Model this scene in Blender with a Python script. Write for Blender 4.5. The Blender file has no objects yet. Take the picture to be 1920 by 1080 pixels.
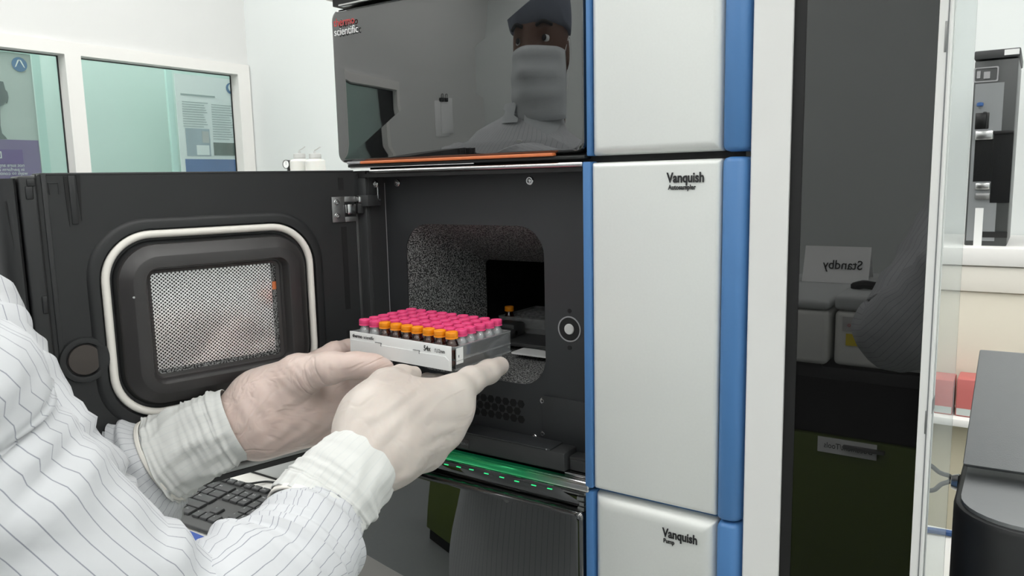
import bpy, bmesh, math, random
import numpy as np
from mathutils import Vector, Matrix, noise as mnoise

sc = bpy.context.scene
C = sc.collection
PI = math.pi
random.seed(4)

# ---------------------------------------------------------------- camera
FPX = 1443.14
PITCH, ROLL, YAW = math.radians(7.973), math.radians(-1.246), math.radians(-34.3075)
CAM = np.array([0, 0, 1.42])
_fw = np.array([math.sin(YAW)*math.cos(PITCH), math.cos(YAW)*math.cos(PITCH), -math.sin(PITCH)])
_rt = np.array([math.cos(YAW), -math.sin(YAW), 0]); _up = np.cross(_rt, _fw)
RT = _rt*math.cos(ROLL) + _up*math.sin(ROLL)
UP = -_rt*math.sin(ROLL) + _up*math.cos(ROLL)
FW = _fw
cd = bpy.data.cameras.new('camera'); cam = bpy.data.objects.new('camera', cd); C.objects.link(cam)
cd.sensor_width = 36; cd.lens = FPX*36/1920; cd.clip_start = .02; cd.clip_end = 60
cam.matrix_world = Matrix(((RT[0], UP[0], -FW[0], CAM[0]), (RT[1], UP[1], -FW[1], CAM[1]), (RT[2], UP[2], -FW[2], CAM[2]), (0, 0, 0, 1)))
cd.dof.use_dof = True; cd.dof.focus_distance = .78; cd.dof.aperture_fstop = 40
sc.camera = cam
# measuring helpers: a pixel of the survey photograph turned into a point on a known real plane
def ray(u, v): return FW + RT*(u-960)/FPX - UP*(v-540)/FPX
def onY(u, v, y): d = ray(u, v); return Vector(CAM + d*(y/d[1]))
def onX(u, v, x): d = ray(u, v); return Vector(CAM + d*(x/d[0]))
def onZ(u, v, z): d = ray(u, v); return Vector(CAM + d*((z-CAM[2])/d[2]))
def W(u, v, dep): return Vector(CAM + ray(u, v)*dep)

# ---------------------------------------------------------------- world, exposure
w = bpy.data.worlds.new('world'); sc.world = w; w.use_nodes = True
w.node_tree.nodes['Background'].inputs[0].default_value = (.9, .95, 1, 1)
w.node_tree.nodes['Background'].inputs[1].default_value = .6
sc.view_settings.view_transform = 'Standard'; sc.view_settings.look = 'None'
sc.view_settings.exposure = 0.0; sc.view_settings.gamma = 1; sc.view_settings.use_curve_mapping = False
sc.cycles.max_bounces = 10; sc.cycles.diffuse_bounces = 5; sc.cycles.glossy_bounces = 5
sc.cycles.transparent_max_bounces = 40; sc.cycles.transmission_bounces = 6
sc.cycles.use_denoising = True; sc.cycles.sample_clamp_indirect = 6
PANEL_POWER = 6.5      # emission of the ceiling light panels

# ---------------------------------------------------------------- materials
def lin(c):
    c = c/255.
    return c/12.92 if c <= .04045 else ((c+.055)/1.055)**2.4
def rgb(r, g, b): return (lin(r), lin(g), lin(b), 1)
MT = {}
def mat(name, col, rough=.5, metal=0, ior=1.5, noise=0, nscale=300, bump=0, bscale=400, emit=None, estr=0, coat=0, sss=0, col2=None, stretch=None, trans=0, spec=None, bdist=.001):
    m = bpy.data.materials.new(name); m.use_nodes = True; nt = m.node_tree; b = nt.nodes['Principled BSDF']
    b.inputs['Base Color'].default_value = col; b.inputs['Roughness'].default_value = rough
    b.inputs['Metallic'].default_value = metal; b.inputs['IOR'].default_value = ior
    if coat: b.inputs['Coat Weight'].default_value = coat; b.inputs['Coat Roughness'].default_value = .03
    if trans: b.inputs['Transmission Weight'].default_value = trans
    if spec is not None: b.inputs['Specular IOR Level'].default_value = spec
    if sss: b.inputs['Subsurface Weight'].default_value = sss; b.inputs['Subsurface Radius'].default_value = (.01, .005, .003); b.inputs['Subsurface Scale'].default_value = .5
    if emit: b.inputs['Emission Color'].default_value = emit; b.inputs['Emission Strength'].default_value = estr
    tc = nt.nodes.new('ShaderNodeTexCoord'); src = tc.outputs['Object']
    if stretch:
        mp = nt.nodes.new('ShaderNodeMapping'); mp.inputs['Scale'].default_value = stretch
        nt.links.new(src, mp.inputs['Vector']); src = mp.outputs['Vector']
    n = nt.nodes.new('ShaderNodeTexNoise'); n.inputs['Scale'].default_value = nscale; n.inputs['Detail'].default_value = 4
    nt.links.new(src, n.inputs['Vector'])
    mx = nt.nodes.new('ShaderNodeMix'); mx.data_type = 'RGBA'
    c2 = col2 or tuple(x*(1-noise) for x in col[:3]) + (1,)
    mx.inputs['A'].default_value = col; mx.inputs['B'].default_value = c2
    nt.links.new(n.outputs['Fac'], mx.inputs['Factor']); nt.links.new(mx.outputs['Result'], b.inputs['Base Color'])
    if bump:
        n2 = nt.nodes.new('ShaderNodeTexNoise'); n2.inputs['Scale'].default_value = bscale; n2.inputs['Detail'].default_value = 3
        nt.links.new(src, n2.inputs['Vector'])
        bp = nt.nodes.new('ShaderNodeBump'); bp.inputs['Strength'].default_value = bump; bp.inputs['Distance'].default_value = bdist
        nt.links.new(n2.outputs['Fac'], bp.inputs['Height']); nt.links.new(bp.outputs['Normal'], b.inputs['Normal'])
    MT[name] = m
    return m

def clear(name, tint, gloss=.08, rough=.02, ior=1.45, haze=0):
    """thin clear sheet: see-through, tinted, with a fresnel sheen"""
    m = bpy.data.materials.new(name); m.use_nodes = True; nt = m.node_tree; nt.nodes.remove(nt.nodes['Principled BSDF'])
    out = nt.nodes['Material Output']
    t = nt.nodes.new('ShaderNodeBsdfTransparent'); t.inputs[0].default_value = tint
    g = nt.nodes.new('ShaderNodeBsdfGlossy'); g.inputs['Roughness'].default_value = rough
    f = nt.nodes.new('ShaderNodeFresnel'); f.inputs['IOR'].default_value = ior
    ad = nt.nodes.new('ShaderNodeMath'); ad.operation = 'ADD'; ad.use_clamp = True; ad.inputs[1].default_value = gloss
    nt.links.new(f.outputs[0], ad.inputs[0])
    mx = nt.nodes.new('ShaderNodeMixShader'); nt.links.new(ad.outputs[0], mx.inputs[0])
    src = t.outputs[0]
    if haze:
        df = nt.nodes.new('ShaderNodeBsdfDiffuse'); df.inputs[0].default_value = (.9, .92, .93, 1)
        mh = nt.nodes.new('ShaderNodeMixShader'); mh.inputs[0].default_value = haze
        nt.links.new(t.outputs[0], mh.inputs[1]); nt.links.new(df.outputs[0], mh.inputs[2]); src = mh.outputs[0]
    nt.links.new(src, mx.inputs[1]); nt.links.new(g.outputs[0], mx.inputs[2]); nt.links.new(mx.outputs[0], out.inputs[0])
    MT[name] = m
    return m

mat('wall_white', rgb(226, 230, 229), .75, noise=.03, nscale=3, bump=.1, bscale=250)
mat('wall_pale', rgb(222, 222, 221), .7, noise=.03, nscale=3, bump=.1, bscale=250)
mat('trim_white', rgb(236, 234, 231), .4, noise=.02, nscale=20)
mat('ceiling_white', rgb(238, 240, 240), .9, noise=.05, nscale=8)
mat('floor_vinyl', rgb(150, 155, 155), .35, noise=.12, nscale=30)
mat('teal_wall', rgb(216, 234, 228), .7, noise=.04, nscale=2)
mat('gasket_black', rgb(24, 26, 26), .6)
mat('panel_light', (1, 1, 1, 1), .5, emit=(1, .99, .97, 1), estr=PANEL_POWER)
mat('silver', rgb(226, 228, 225), .42, metal=.30, noise=.05, nscale=500, bump=.04, bscale=1500, bdist=.0003)
mat('blue_plastic', rgb(74, 122, 176), .42, noise=.05, nscale=60, bump=.05, bscale=1200, bdist=.0003)
mat('black_glass', (.006, .0065, .007, 1), .01, ior=2.25, noise=.1, nscale=2)
mat('black_glass_tower', (.006, .006, .006, 1), .0, ior=1.85, noise=.1, nscale=2)
mat('black_plastic', rgb(37, 38, 39), .5, noise=.15, nscale=40, bump=.12, bscale=2500, bdist=.0002)
mat('bezel_grey', rgb(56, 54, 54), .36, noise=.1, nscale=60, bump=.15, bscale=2500, bdist=.0002)
mat('black_panel', rgb(46, 48, 50), .5, noise=.12, nscale=25, bump=.12, bscale=2500, bdist=.0002)
mat('black_deep', rgb(12, 12, 13), .7, noise=.2, nscale=30)
mat('dark_grey', rgb(52, 53, 54), .5, noise=.1, nscale=60)
mat('rubber_white', rgb(242, 238, 230), .5, noise=.05, nscale=30)
mat('steel', rgb(200, 200, 200), .22, metal=1, noise=.1, nscale=300)
mat('steel_dull', rgb(150, 150, 150), .38, metal=.9, noise=.15, nscale=300)
mat('knob_brown', rgb(76, 70, 66), .45, metal=.3, noise=.15, nscale=30)
mat('orange', rgb(214, 120, 72), .35, noise=.05)
mat('grey_strip', rgb(150, 150, 152), .35, noise=.05)
mat('rail_grey', rgb(176, 177, 177), .3, metal=.2, noise=.05)
mat('red_print', rgb(200, 62, 62), .5)
mat('white_print', rgb(225, 225, 225), .5)
mat('black_print', rgb(30, 30, 32), .5)
mat('grey_print', rgb(120, 122, 124), .5)
mat('faint_print', rgb(158, 172, 170), .6)
mat('vent_black', rgb(5, 5, 6), .9)
mat('frame_white', rgb(226, 226, 224), .4, noise=.03, nscale=30)
mat('bench_white', rgb(236, 234, 228), .35, noise=.04, nscale=8)
mat('box_grey', rgb(196, 199, 199), .45, noise=.05, nscale=12)
mat('beige', rgb(226, 219, 203), .5, noise=.05, nscale=5)
mat('beige_light', rgb(236, 231, 221), .5, noise=.04, nscale=5)
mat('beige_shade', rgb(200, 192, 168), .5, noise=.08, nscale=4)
mat('white_plastic', rgb(236, 236, 232), .4, noise=.03, nscale=20)
mat('bottle_plastic', rgb(216, 216, 212), .45, noise=.04, nscale=30, sss=.2)
mat('cap_grey', rgb(196, 196, 194), .5, noise=.05, nscale=30)
mat('red_box', rgb(196, 108, 104), .5, noise=.1, nscale=30)
mat('cable_black', rgb(44, 48, 48), .5, noise=.1)
mat('cable_blue', rgb(44, 84, 140), .45, noise=.1)
mat('grey_lid', rgb(134, 136, 137), .55, noise=.06, nscale=120, bump=.1, bscale=900)
mat('key_black', rgb(60, 61, 62), .5, noise=.1, nscale=200)
mat('kb_black', rgb(58, 59, 59), .45, noise=.08, nscale=100)
mat('key_legend', rgb(190, 190, 190), .6)
mat('mat_blue', rgb(30, 72, 160), .5, noise=.1, nscale=60)
mat('cap_pink', rgb(232, 72, 128), .42, noise=.04, nscale=100, sss=.1)
mat('cap_orange', rgb(240, 146, 12), .38, noise=.04, nscale=100, sss=.1)
mat('septum', rgb(238, 180, 200), .6)
mat('label_white', rgb(226, 227, 226), .45, noise=.02, nscale=60)
mat('amber_liquid', rgb(122, 62, 46), .15, noise=.2, nscale=100, ior=1.5)
mat('green_cab', rgb(96, 112, 44), .5, noise=.1, nscale=5)
mat('yellow_label', rgb(228, 205, 40), .5)
mat('cap_cloth', rgb(120, 126, 140), .9, noise=.1, nscale=60)
mat('mask_cloth', rgb(212, 216, 219), .85, noise=.08, nscale=90, bump=.3, bscale=300)
mat('skin', rgb(104, 72, 55), .5, noise=.1, nscale=30, sss=.1)
mat('hair', rgb(24, 20, 18), .6, noise=.3, nscale=200)
mat('trousers', rgb(60, 64, 74), .8, noise=.1, nscale=60)
mat('poster_white', rgb(246, 248, 247), .5, noise=.03, nscale=4)
mat('poster_grey', rgb(200, 208, 204), .5, noise=.3, nscale=2.2)
mat('poster_purple', rgb(124, 104, 150), .5, noise=.06, nscale=3)
mat('poster_purple_dark', rgb(104, 76, 140), .5, noise=.06, nscale=3)
mat('poster_blue', rgb(84, 124, 186), .5, noise=.35, nscale=7)
mat('poster_photo', rgb(120, 136, 128), .5, noise=.8, nscale=9)
mat('poster_pale', rgb(190, 204, 214), .5, noise=.4, nscale=8)
mat('logo_blue', rgb(70, 116, 160), .5)
mat('silhouette', rgb(92, 104, 104), .6)
mat('teal_frame', rgb(196, 226, 219), .5, noise=.03)
mat('instr_black', rgb(58, 61, 61), .35, noise=.15, nscale=3)
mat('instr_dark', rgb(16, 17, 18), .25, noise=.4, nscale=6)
mat('glass_inner', rgb(140, 143, 145), .3, noise=.35, nscale=5)
mat('sign_paper', rgb(250, 250, 250), .3, noise=.02)
mat('green_led', rgb(10, 200, 90), .4, emit=(.05, 1, .35, 1), estr=.8)
clear('clear_plastic', (.96, .965, .97, 1), .07, .06, haze=.035)  # faint white haze stands in for the plastic's sheen
clear('side_plastic', (.96, .965, .97, 1), .06, .08, haze=.13)  # white veil lifts the rack sides in place of their sheen
clear('hazed_plastic', (.94, .95, .96, 1), .10, .15, haze=.20)  # clear decks and edges, brightened by white mixed into the colour
clear('clear_glass', (.97, .975, .98, 1), .10, .12, haze=.27)  # white haze stands in for light refracted in the vials
clear('amber_glass', (.62, .38, .28, 1), .07, .05)
clear('window_glass', (.91, .965, .95, 1), .02, .01)
clear('pane_glass', (.90, .92, .915, 1), .0, .05, 1.15, haze=.12)

# glove latex: pale, a little pink where it is stretched, fine creases in the surface
def glove_mat(name, a, b, sx, bs_=.3):
    m = mat(name, a, .42, noise=0, nscale=14, col2=b, sss=.12)
    nt = m.node_tree; bs = nt.nodes['Principled BSDF']
    tc = nt.nodes.new('ShaderNodeTexCoord'); mp = nt.nodes.new('ShaderNodeMapping'); mp.inputs['Scale'].default_value = sx
    mp.inputs['Rotation'].default_value = (.3, .5, .4)
    nt.links.new(tc.outputs['Object'], mp.inputs[0])
    n1 = nt.nodes.new('ShaderNodeTexNoise'); n1.inputs['Scale'].default_value = 26; n1.inputs['Detail'].default_value = 3; n1.inputs['Distortion'].default_value = .8
    nt.links.new(mp.outputs[0], n1.inputs['Vector'])
    ab = nt.nodes.new('ShaderNodeMath'); ab.operation = 'SUBTRACT'; ab.inputs[1].default_value = .5; nt.links.new(n1.outputs['Fac'], ab.inputs[0])
    ab2 = nt.nodes.new('ShaderNodeMath'); ab2.operation = 'ABSOLUTE'; nt.links.new(ab.outputs[0], ab2.inputs[0])
    mr = nt.nodes.new('ShaderNodeMapRange'); mr.inputs['From Max'].default_value = .07; mr.inputs['To Max'].default_value = .6; mr.interpolation_type = 'SMOOTHSTEP'
    nt.links.new(ab2.outputs[0], mr.inputs['Value'])
    n3 = nt.nodes.new('ShaderNodeTexNoise'); n3.inputs['Scale'].default_value = 60; nt.links.new(tc.outputs['Object'], n3.inputs['Vector'])
    sm = nt.nodes.new('ShaderNodeMath'); sm.operation = 'MULTIPLY_ADD'; sm.inputs[1].default_value = .35
    nt.links.new(n3.outputs['Fac'], sm.inputs[0]); nt.links.new(mr.outputs[0], sm.inputs[2])
    mp2 = nt.nodes.new('ShaderNodeMapping'); mp2.inputs['Scale'].default_value = (1.0, .16, .30); mp2.inputs['Rotation'].default_value = (.2, .9, .9); nt.links.new(tc.outputs['Object'], mp2.inputs[0])
    n5 = nt.nodes.new('ShaderNodeTexNoise'); n5.inputs['Scale'].default_value = 150; n5.inputs['Detail'].default_value = 2; n5.inputs['Distortion'].default_value = .5; nt.links.new(mp2.outputs[0], n5.inputs['Vector'])
    n6 = nt.nodes.new('ShaderNodeTexNoise'); n6.inputs['Scale'].default_value = 24; nt.links.new(tc.outputs['Object'], n6.inputs['Vector'])
    m6 = nt.nodes.new('ShaderNodeMapRange'); m6.inputs['From Min'].default_value = .46; m6.inputs['From Max'].default_value = .62; m6.inputs['To Max'].default_value = 1.6; nt.links.new(n6.outputs['Fac'], m6.inputs['Value'])
    m7 = nt.nodes.new('ShaderNodeMath'); m7.operation = 'MULTIPLY_ADD'; nt.links.new(n5.outputs['Fac'], m7.inputs[0]); nt.links.new(m6.outputs[0], m7.inputs[1]); nt.links.new(sm.outputs[0], m7.inputs[2])
    bp = nt.nodes.new('ShaderNodeBump'); bp.inputs['Strength'].default_value = bs_; bp.inputs['Distance'].default_value = .0011
    nt.links.new(m7.outputs[0], bp.inputs['Height']); nt.links.new(bp.outputs[0], bs.inputs['Normal'])
    return m
glove_mat('glove', rgb(204, 198, 190), rgb(198, 185, 177), (1, .45, 1), .45)
glove_mat('glove_shaded', rgb(216, 200, 191), rgb(204, 178, 169), (1, .45, 1), .7)  # far hand: its pinkish shade is put into the colour

# pinstriped cleanroom cloth: stripes follow the cloth's own U coordinate (metres)
def cloth_mat(name, col, stripe, period=.0095, width=.0008, bump=.3):
    m = mat(name, col, .8, noise=.03, nscale=90, bump=0)
    nt = m.node_tree; bs = nt.nodes['Principled BSDF']; mix0 = [n for n in nt.nodes if n.type == 'MIX'][0]
    uv = nt.nodes.new('ShaderNodeUVMap'); sp = nt.nodes.new('ShaderNodeSeparateXYZ'); nt.links.new(uv.outputs[0], sp.inputs[0])
    dv = nt.nodes.new('ShaderNodeMath'); dv.operation = 'DIVIDE'; dv.inputs[1].default_value = period; nt.links.new(sp.outputs[0], dv.inputs[0])
    fr = nt.nodes.new('ShaderNodeMath'); fr.operation = 'FRACT'; nt.links.new(dv.outputs[0], fr.inputs[0])
    lt = nt.nodes.new('ShaderNodeMath'); lt.operation = 'LESS_THAN'; lt.inputs[1].default_value = width/period; nt.links.new(fr.outputs[0], lt.inputs[0])
    mx = nt.nodes.new('ShaderNodeMix'); mx.data_type = 'RGBA'; mx.inputs['B'].default_value = stripe
    nt.links.new(lt.outputs[0], mx.inputs['Factor']); nt.links.new(mix0.outputs['Result'], mx.inputs['A']); nt.links.new(mx.outputs['Result'], bs.inputs['Base Color'])
    tc = nt.nodes.new('ShaderNodeTexCoord'); n2 = nt.nodes.new('ShaderNodeTexNoise'); n2.inputs['Scale'].default_value = 22; n2.inputs['Detail'].default_value = 3; n2.inputs['Distortion'].default_value = .6
    nt.links.new(tc.outputs['Object'], n2.inputs['Vector'])
    bp = nt.nodes.new('ShaderNodeBump'); bp.inputs['Strength'].default_value = bump; bp.inputs['Distance'].default_value = .004
    nt.links.new(n2.outputs['Fac'], bp.inputs['Height']); nt.links.new(bp.outputs[0], bs.inputs['Normal'])
    return m
cloth_mat('pinstripe', rgb(203, 205, 208), rgb(138, 141, 152), width=.00055, bump=.5)
cloth_mat('cuff_cloth', rgb(214, 215, 212), rgb(208, 210, 208), .006, .0010, .6)

# grained foam
def foam(name, a, b, sc_):
    m = mat(name, a, .9); nt = m.node_tree; bs = nt.nodes['Principled BSDF']
    tc = nt.nodes.new('ShaderNodeTexCoord'); n = nt.nodes.new('ShaderNodeTexNoise'); n.inputs['Scale'].default_value = sc_; n.inputs['Detail'].default_value = 2
    nt.links.new(tc.outputs['Object'], n.inputs['Vector'])
    cr = nt.nodes.new('ShaderNodeValToRGB'); cr.color_ramp.elements[0].position = .44; cr.color_ramp.elements[0].color = a
    cr.color_ramp.elements[1].position = .6; cr.color_ramp.elements[1].color = b
    nt.links.new(n.outputs['Fac'], cr.inputs[0]); nt.links.new(cr.outputs[0], bs.inputs['Base Color'])
    bp = nt.nodes.new('ShaderNodeBump'); bp.inputs['Strength'].default_value = .8; bp.inputs['Distance'].default_value = .0008
    nt.links.new(n.outputs['Fac'], bp.inputs['Height']); nt.links.new(bp.outputs[0], bs.inputs['Normal'])
foam('foam', rgb(30, 31, 32), rgb(145, 146, 145), 700)

# dotted screen: bright sheet with a staggered grid of dark holes, by object coordinates (x along, z up)
def dots(name, pitch=.0037, r=.00090):
    m = mat(name, rgb(236, 236, 236), .16, metal=.6); nt = m.node_tree; bs = nt.nodes['Principled BSDF']
    uv = nt.nodes.new('ShaderNodeUVMap')
    def grid(off):
        a = nt.nodes.new('ShaderNodeVectorMath'); a.operation = 'DIVIDE'; a.inputs[1].default_value = (pitch, pitch*.9, 1); nt.links.new(uv.outputs[0], a.inputs[0])
        b = nt.nodes.new('ShaderNodeVectorMath'); b.operation = 'ADD'; b.inputs[1].default_value = (off, off, 0); nt.links.new(a.outputs[0], b.inputs[0])
        f = nt.nodes.new('ShaderNodeVectorMath'); f.operation = 'FRACTION'; nt.links.new(b.outputs[0], f.inputs[0])
        s = nt.nodes.new('ShaderNodeVectorMath'); s.operation = 'SUBTRACT'; s.inputs[1].default_value = (.5, .5, 0); nt.links.new(f.outputs[0], s.inputs[0])
        l = nt.nodes.new('ShaderNodeVectorMath'); l.operation = 'LENGTH'; nt.links.new(s.outputs[0], l.inputs[0])
        c = nt.nodes.new('ShaderNodeMath'); c.operation = 'LESS_THAN'; c.inputs[1].default_value = r/pitch; nt.links.new(l.outputs['Value'], c.inputs[0])
        return c
    c1, c2 = grid(0), grid(.5)
    mxm = nt.nodes.new('ShaderNodeMath'); mxm.operation = 'MAXIMUM'; nt.links.new(c1.outputs[0], mxm.inputs[0]); nt.links.new(c2.outputs[0], mxm.inputs[1])
    mx = nt.nodes.new('ShaderNodeMix'); mx.data_type = 'RGBA'; mx.inputs['A'].default_value = rgb(240, 240, 240); mx.inputs['B'].default_value = rgb(25, 25, 27)
    nt.links.new(mxm.outputs[0], mx.inputs['Factor']); nt.links.new(mx.outputs['Result'], bs.inputs['Base Color'])
    inv = nt.nodes.new('ShaderNodeMath'); inv.operation = 'MULTIPLY_ADD'; inv.inputs[1].default_value = -.55; inv.inputs[2].default_value = .55
    nt.links.new(mxm.outputs[0], inv.inputs[0]); nt.links.new(inv.outputs[0], bs.inputs['Metallic'])
dots('dot_screen')

# light guide bar: glows green over most of its length, plain steel at its right end
def glow_bar():
    m = mat('green_bar', rgb(20, 96, 60), .14, metal=1); nt = m.node_tree; bs = nt.nodes['Principled BSDF']
    tc = nt.nodes.new('ShaderNodeTexCoord'); sp = nt.nodes.new('ShaderNodeSeparateXYZ'); nt.links.new(tc.outputs['Object'], sp.inputs[0])
    g = nt.nodes.new('ShaderNodeMapRange'); g.inputs['From Min'].default_value = .20; g.inputs['From Max'].default_value = .255; nt.links.new(sp.outputs[0], g.inputs['Value'])
    mx = nt.nodes.new('ShaderNodeMix'); mx.data_type = 'RGBA'; mx.inputs['A'].default_value = rgb(70, 190, 122); mx.inputs['B'].default_value = rgb(190, 190, 190)
    nt.links.new(g.outputs[0], mx.inputs['Factor']); nt.links.new(mx.outputs['Result'], bs.inputs['Base Color'])
    bs.inputs['Emission Color'].default_value = (.02, .5, .2, 1)
    iv = nt.nodes.new('ShaderNodeMath'); iv.operation = 'MULTIPLY_ADD'; iv.inputs[1].default_value = -.08; iv.inputs[2].default_value = .08
    nt.links.new(g.outputs[0], iv.inputs[0]); nt.links.new(iv.outputs[0], bs.inputs['Emission Strength'])
glow_bar()

# ---------------------------------------------------------------- mesh helpers
def rootloc(p):
    v = Vector((0, 0, 0))
    while p is not None: v += p.location; p = p.parent
    return v
def obj(name, bm, m, parent=None, smooth=True, label=None, angle=35, kind=None):
    bmesh.ops.recalc_face_normals(bm, faces=bm.faces) if not getattr(bm, '_keep', 0) else None
    off = rootloc(parent)
    if off.length: bmesh.ops.translate(bm, verts=bm.verts, vec=-off)
    me = bpy.data.meshes.new(name); bm.to_mesh(me); bm.free()
    for mm in (m if isinstance(m, (list, tuple)) else [m]): me.materials.append(MT[mm])
    if smooth:
        me.polygons.foreach_set('use_smooth', [True]*len(me.polygons))
        me.set_sharp_from_angle(angle=math.radians(angle))
    o = bpy.data.objects.new(name, me); C.objects.link(o)
    if parent: o.parent = parent
    if label: o['label'] = label
    if kind: o['kind'] = kind
    return o
def tag(o, label, cat, group=None, kind=None):
    o['label'] = label; o['category'] = cat
    if group: o['group'] = group
    if kind: o['kind'] = kind
    return o
def thing(name, label, cat, loc, group=None, rz=0):
    o = bpy.data.objects.new(name, None); C.objects.link(o); o.location = loc; o.rotation_euler = (0, 0, rz)
    o.empty_display_size = .05
    return tag(o, label, cat, group)
def struct(name, bm, m, **k):
    o = obj(name, bm, m, **k); o['kind'] = 'structure'; return o
def NB(): return bmesh.new()
def box(bm, x0, x1, y0, y1, z0, z1, bev=0, seg=2, M=None, mi=0):
    r = bmesh.ops.create_cube(bm, size=1); vs = r['verts']
    for v in vs: v.co = Vector(((x0+x1)/2+v.co.x*(x1-x0), (y0+y1)/2+v.co.y*(y1-y0), (z0+z1)/2+v.co.z*(z1-z0)))
    fs = set(f for v in vs for f in v.link_faces)
    if bev:
        es = list(set(e for v in vs for e in v.link_edges))
        r = bmesh.ops.bevel(bm, geom=es, offset=bev, segments=seg, profile=.5, affect='EDGES')
        fs = set(r['faces']) | set(f for v in r['verts'] for f in v.link_faces)
        vs = list(set(v for f in fs for v in f.verts))
    if M is not None: bmesh.ops.transform(bm, matrix=M, verts=vs)
    if mi:
        for f in set(f for v in vs for f in v.link_faces): f.material_index = mi
    return bm
def rr(x0, x1, z0, z1, r, n=8):
    """rounded rectangle, counter-clockwise, 4*(n+1) points"""
    pts = []
    for cx, cz, a0 in ((x1-r, z1-r, 0), (x0+r, z1-r, 90), (x0+r, z0+r, 180), (x1-r, z0+r, 270)):
        for i in range(n+1):
            a = math.radians(a0+90*i/n); pts.append((cx+r*math.cos(a), cz+r*math.sin(a)))
    return pts
def loops(bm, ls, cap0=False, cap1=False, mi=0, closed=True):
    rows = [[bm.verts.new(p) for p in l] for l in ls]
    n = len(rows[0])
    for a, b in zip(rows, rows[1:]):
        for i in range(n if closed else n-1):
            j = (i+1) % n
            try: bm.faces.new((a[i], a[j], b[j], b[i])).material_index = mi
            except ValueError: pass
    if cap0: bm.faces.new(rows[0][::-1]).material_index = mi
    if cap1: bm.faces.new(rows[-1]).material_index = mi
    return rows
def lathe(bm, prof, M=Matrix(), n=32, cap=True, mi=0):
    ls = [[M @ Vector((r*math.cos(2*PI*i/n), r*math.sin(2*PI*i/n), z)) for i in range(n)] for r, z in prof]
    loops(bm, ls, cap, cap, mi=mi); return bm
def axisM(loc, d):
    d = Vector(d).normalized(); return Matrix.Translation(loc) @ d.to_track_quat('Z', 'Y').to_matrix().to_4x4()
def cyl(bm, a, b, r, n=24, bev=0):
    a, b = Vector(a), Vector(b); L = (b-a).length
    p = [(r, 0), (r, L)] if not bev else [(r-bev, 0), (r, bev), (r, L-bev), (r-bev, L)]
    return lathe(bm, p, axisM(a, b-a), n)
def spline(P, n=8):
    P = [Vector(p) for p in P]; out = []
    for i in range(len(P)-1):
        p0 = P[max(i-1, 0)]; p1 = P[i]; p2 = P[i+1]; p3 = P[min(i+2, len(P)-1)]
        for k in range(n):
            t = k/n
            out.append(.5*((2*p1)+(p2-p0)*t+(2*p0-5*p1+4*p2-p3)*t*t+(-p0+3*p1-3*p2+p3)*t**3))
    out.append(P[-1]); return out
def tube(bm, pts, r, n=10, sm=8, mi=0):
    P = spline(pts, sm) if sm else [Vector(p) for p in pts]
    ls = []; T = (P[1]-P[0]).normalized(); N = T.orthogonal().normalized()
    for i, p in enumerate(P):
        T2 = (P[min(i+1, len(P)-1)]-P[max(i-1, 0)]).normalized()
        N = (N - T2*N.dot(T2)).normalized(); B = T2.cross(N)
        rr_ = r(i/(len(P)-1)) if callable(r) else r
        ls.append([p+(N*math.cos(2*PI*k/n)+B*math.sin(2*PI*k/n))*rr_ for k in range(n)])
    loops(bm, ls, True, True, mi=mi); return bm
def text(name, s, size, M, m, parent=None, sx=1, bold=0, align='LEFT', ext=.0002, shear=0):
    cu = bpy.data.curves.new(name, 'FONT'); cu.body = s; cu.size = size; cu.align_x = align; cu.offset = bold; cu.extrude = ext; cu.resolution_u = 3; cu.shear = shear
    t = bpy.data.objects.new(name, cu)
    me = bpy.data.meshes.new_from_object(t); bpy.data.objects.remove(t); bpy.data.curves.remove(cu)
    bm = bmesh.new(); bm.from_mesh(me); bpy.data.meshes.remove(me)
    bmesh.ops.transform(bm, matrix=M @ Matrix.Diagonal((sx, 1, 1, 1)), verts=bm.verts)
    return obj(name, bm, m, parent, smooth=False)
def faceM(loc, right, up):
    """text frame: local x = right, local y = up"""
    x = Vector(right).normalized(); y = Vector(up).normalized(); z = x.cross(y)
    M = Matrix.Identity(4)
    for i in range(3): M[i][0] = x[i]; M[i][1] = y[i]; M[i][2] = z[i]; M[i][3] = loc[i]
    return M
def copytree(o, parent=None):
    c = o.copy(); C.objects.link(c)
    if parent is not None: c.parent = parent
    for ch in list(o.children): copytree(ch, c)
    return c
# ================================================================ the room
XL, YB, XR, YF, ZC = -3.7, 2.85, 2.6, -4.03, 3.5
bm = NB(); box(bm, XL-1.6, XR+.1, YF-.1, 3.9, -.08, 0); struct('floor', bm, 'floor_vinyl', smooth=False)
bm = NB(); box(bm, XL-1.6, XR+.1, YF-.1, 3.9, ZC, ZC+.08); struct('ceiling', bm, 'ceiling_white', smooth=False)
bm = NB(); box(bm, XL-.1, XR+.1, YB, YB+.1, 0, ZC); struct('wall_back', bm, 'wall_white', smooth=False)
bm = NB(); box(bm, XL-.1, XR+.1, YF-.1, YF, 0, ZC); struct('wall_front', bm, 'wall_white', smooth=False)
bm = NB(); box(bm, XR, XR+.1, YF, YB, 0, ZC); struct('wall_right', bm, 'wall_white', smooth=False)
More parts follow.
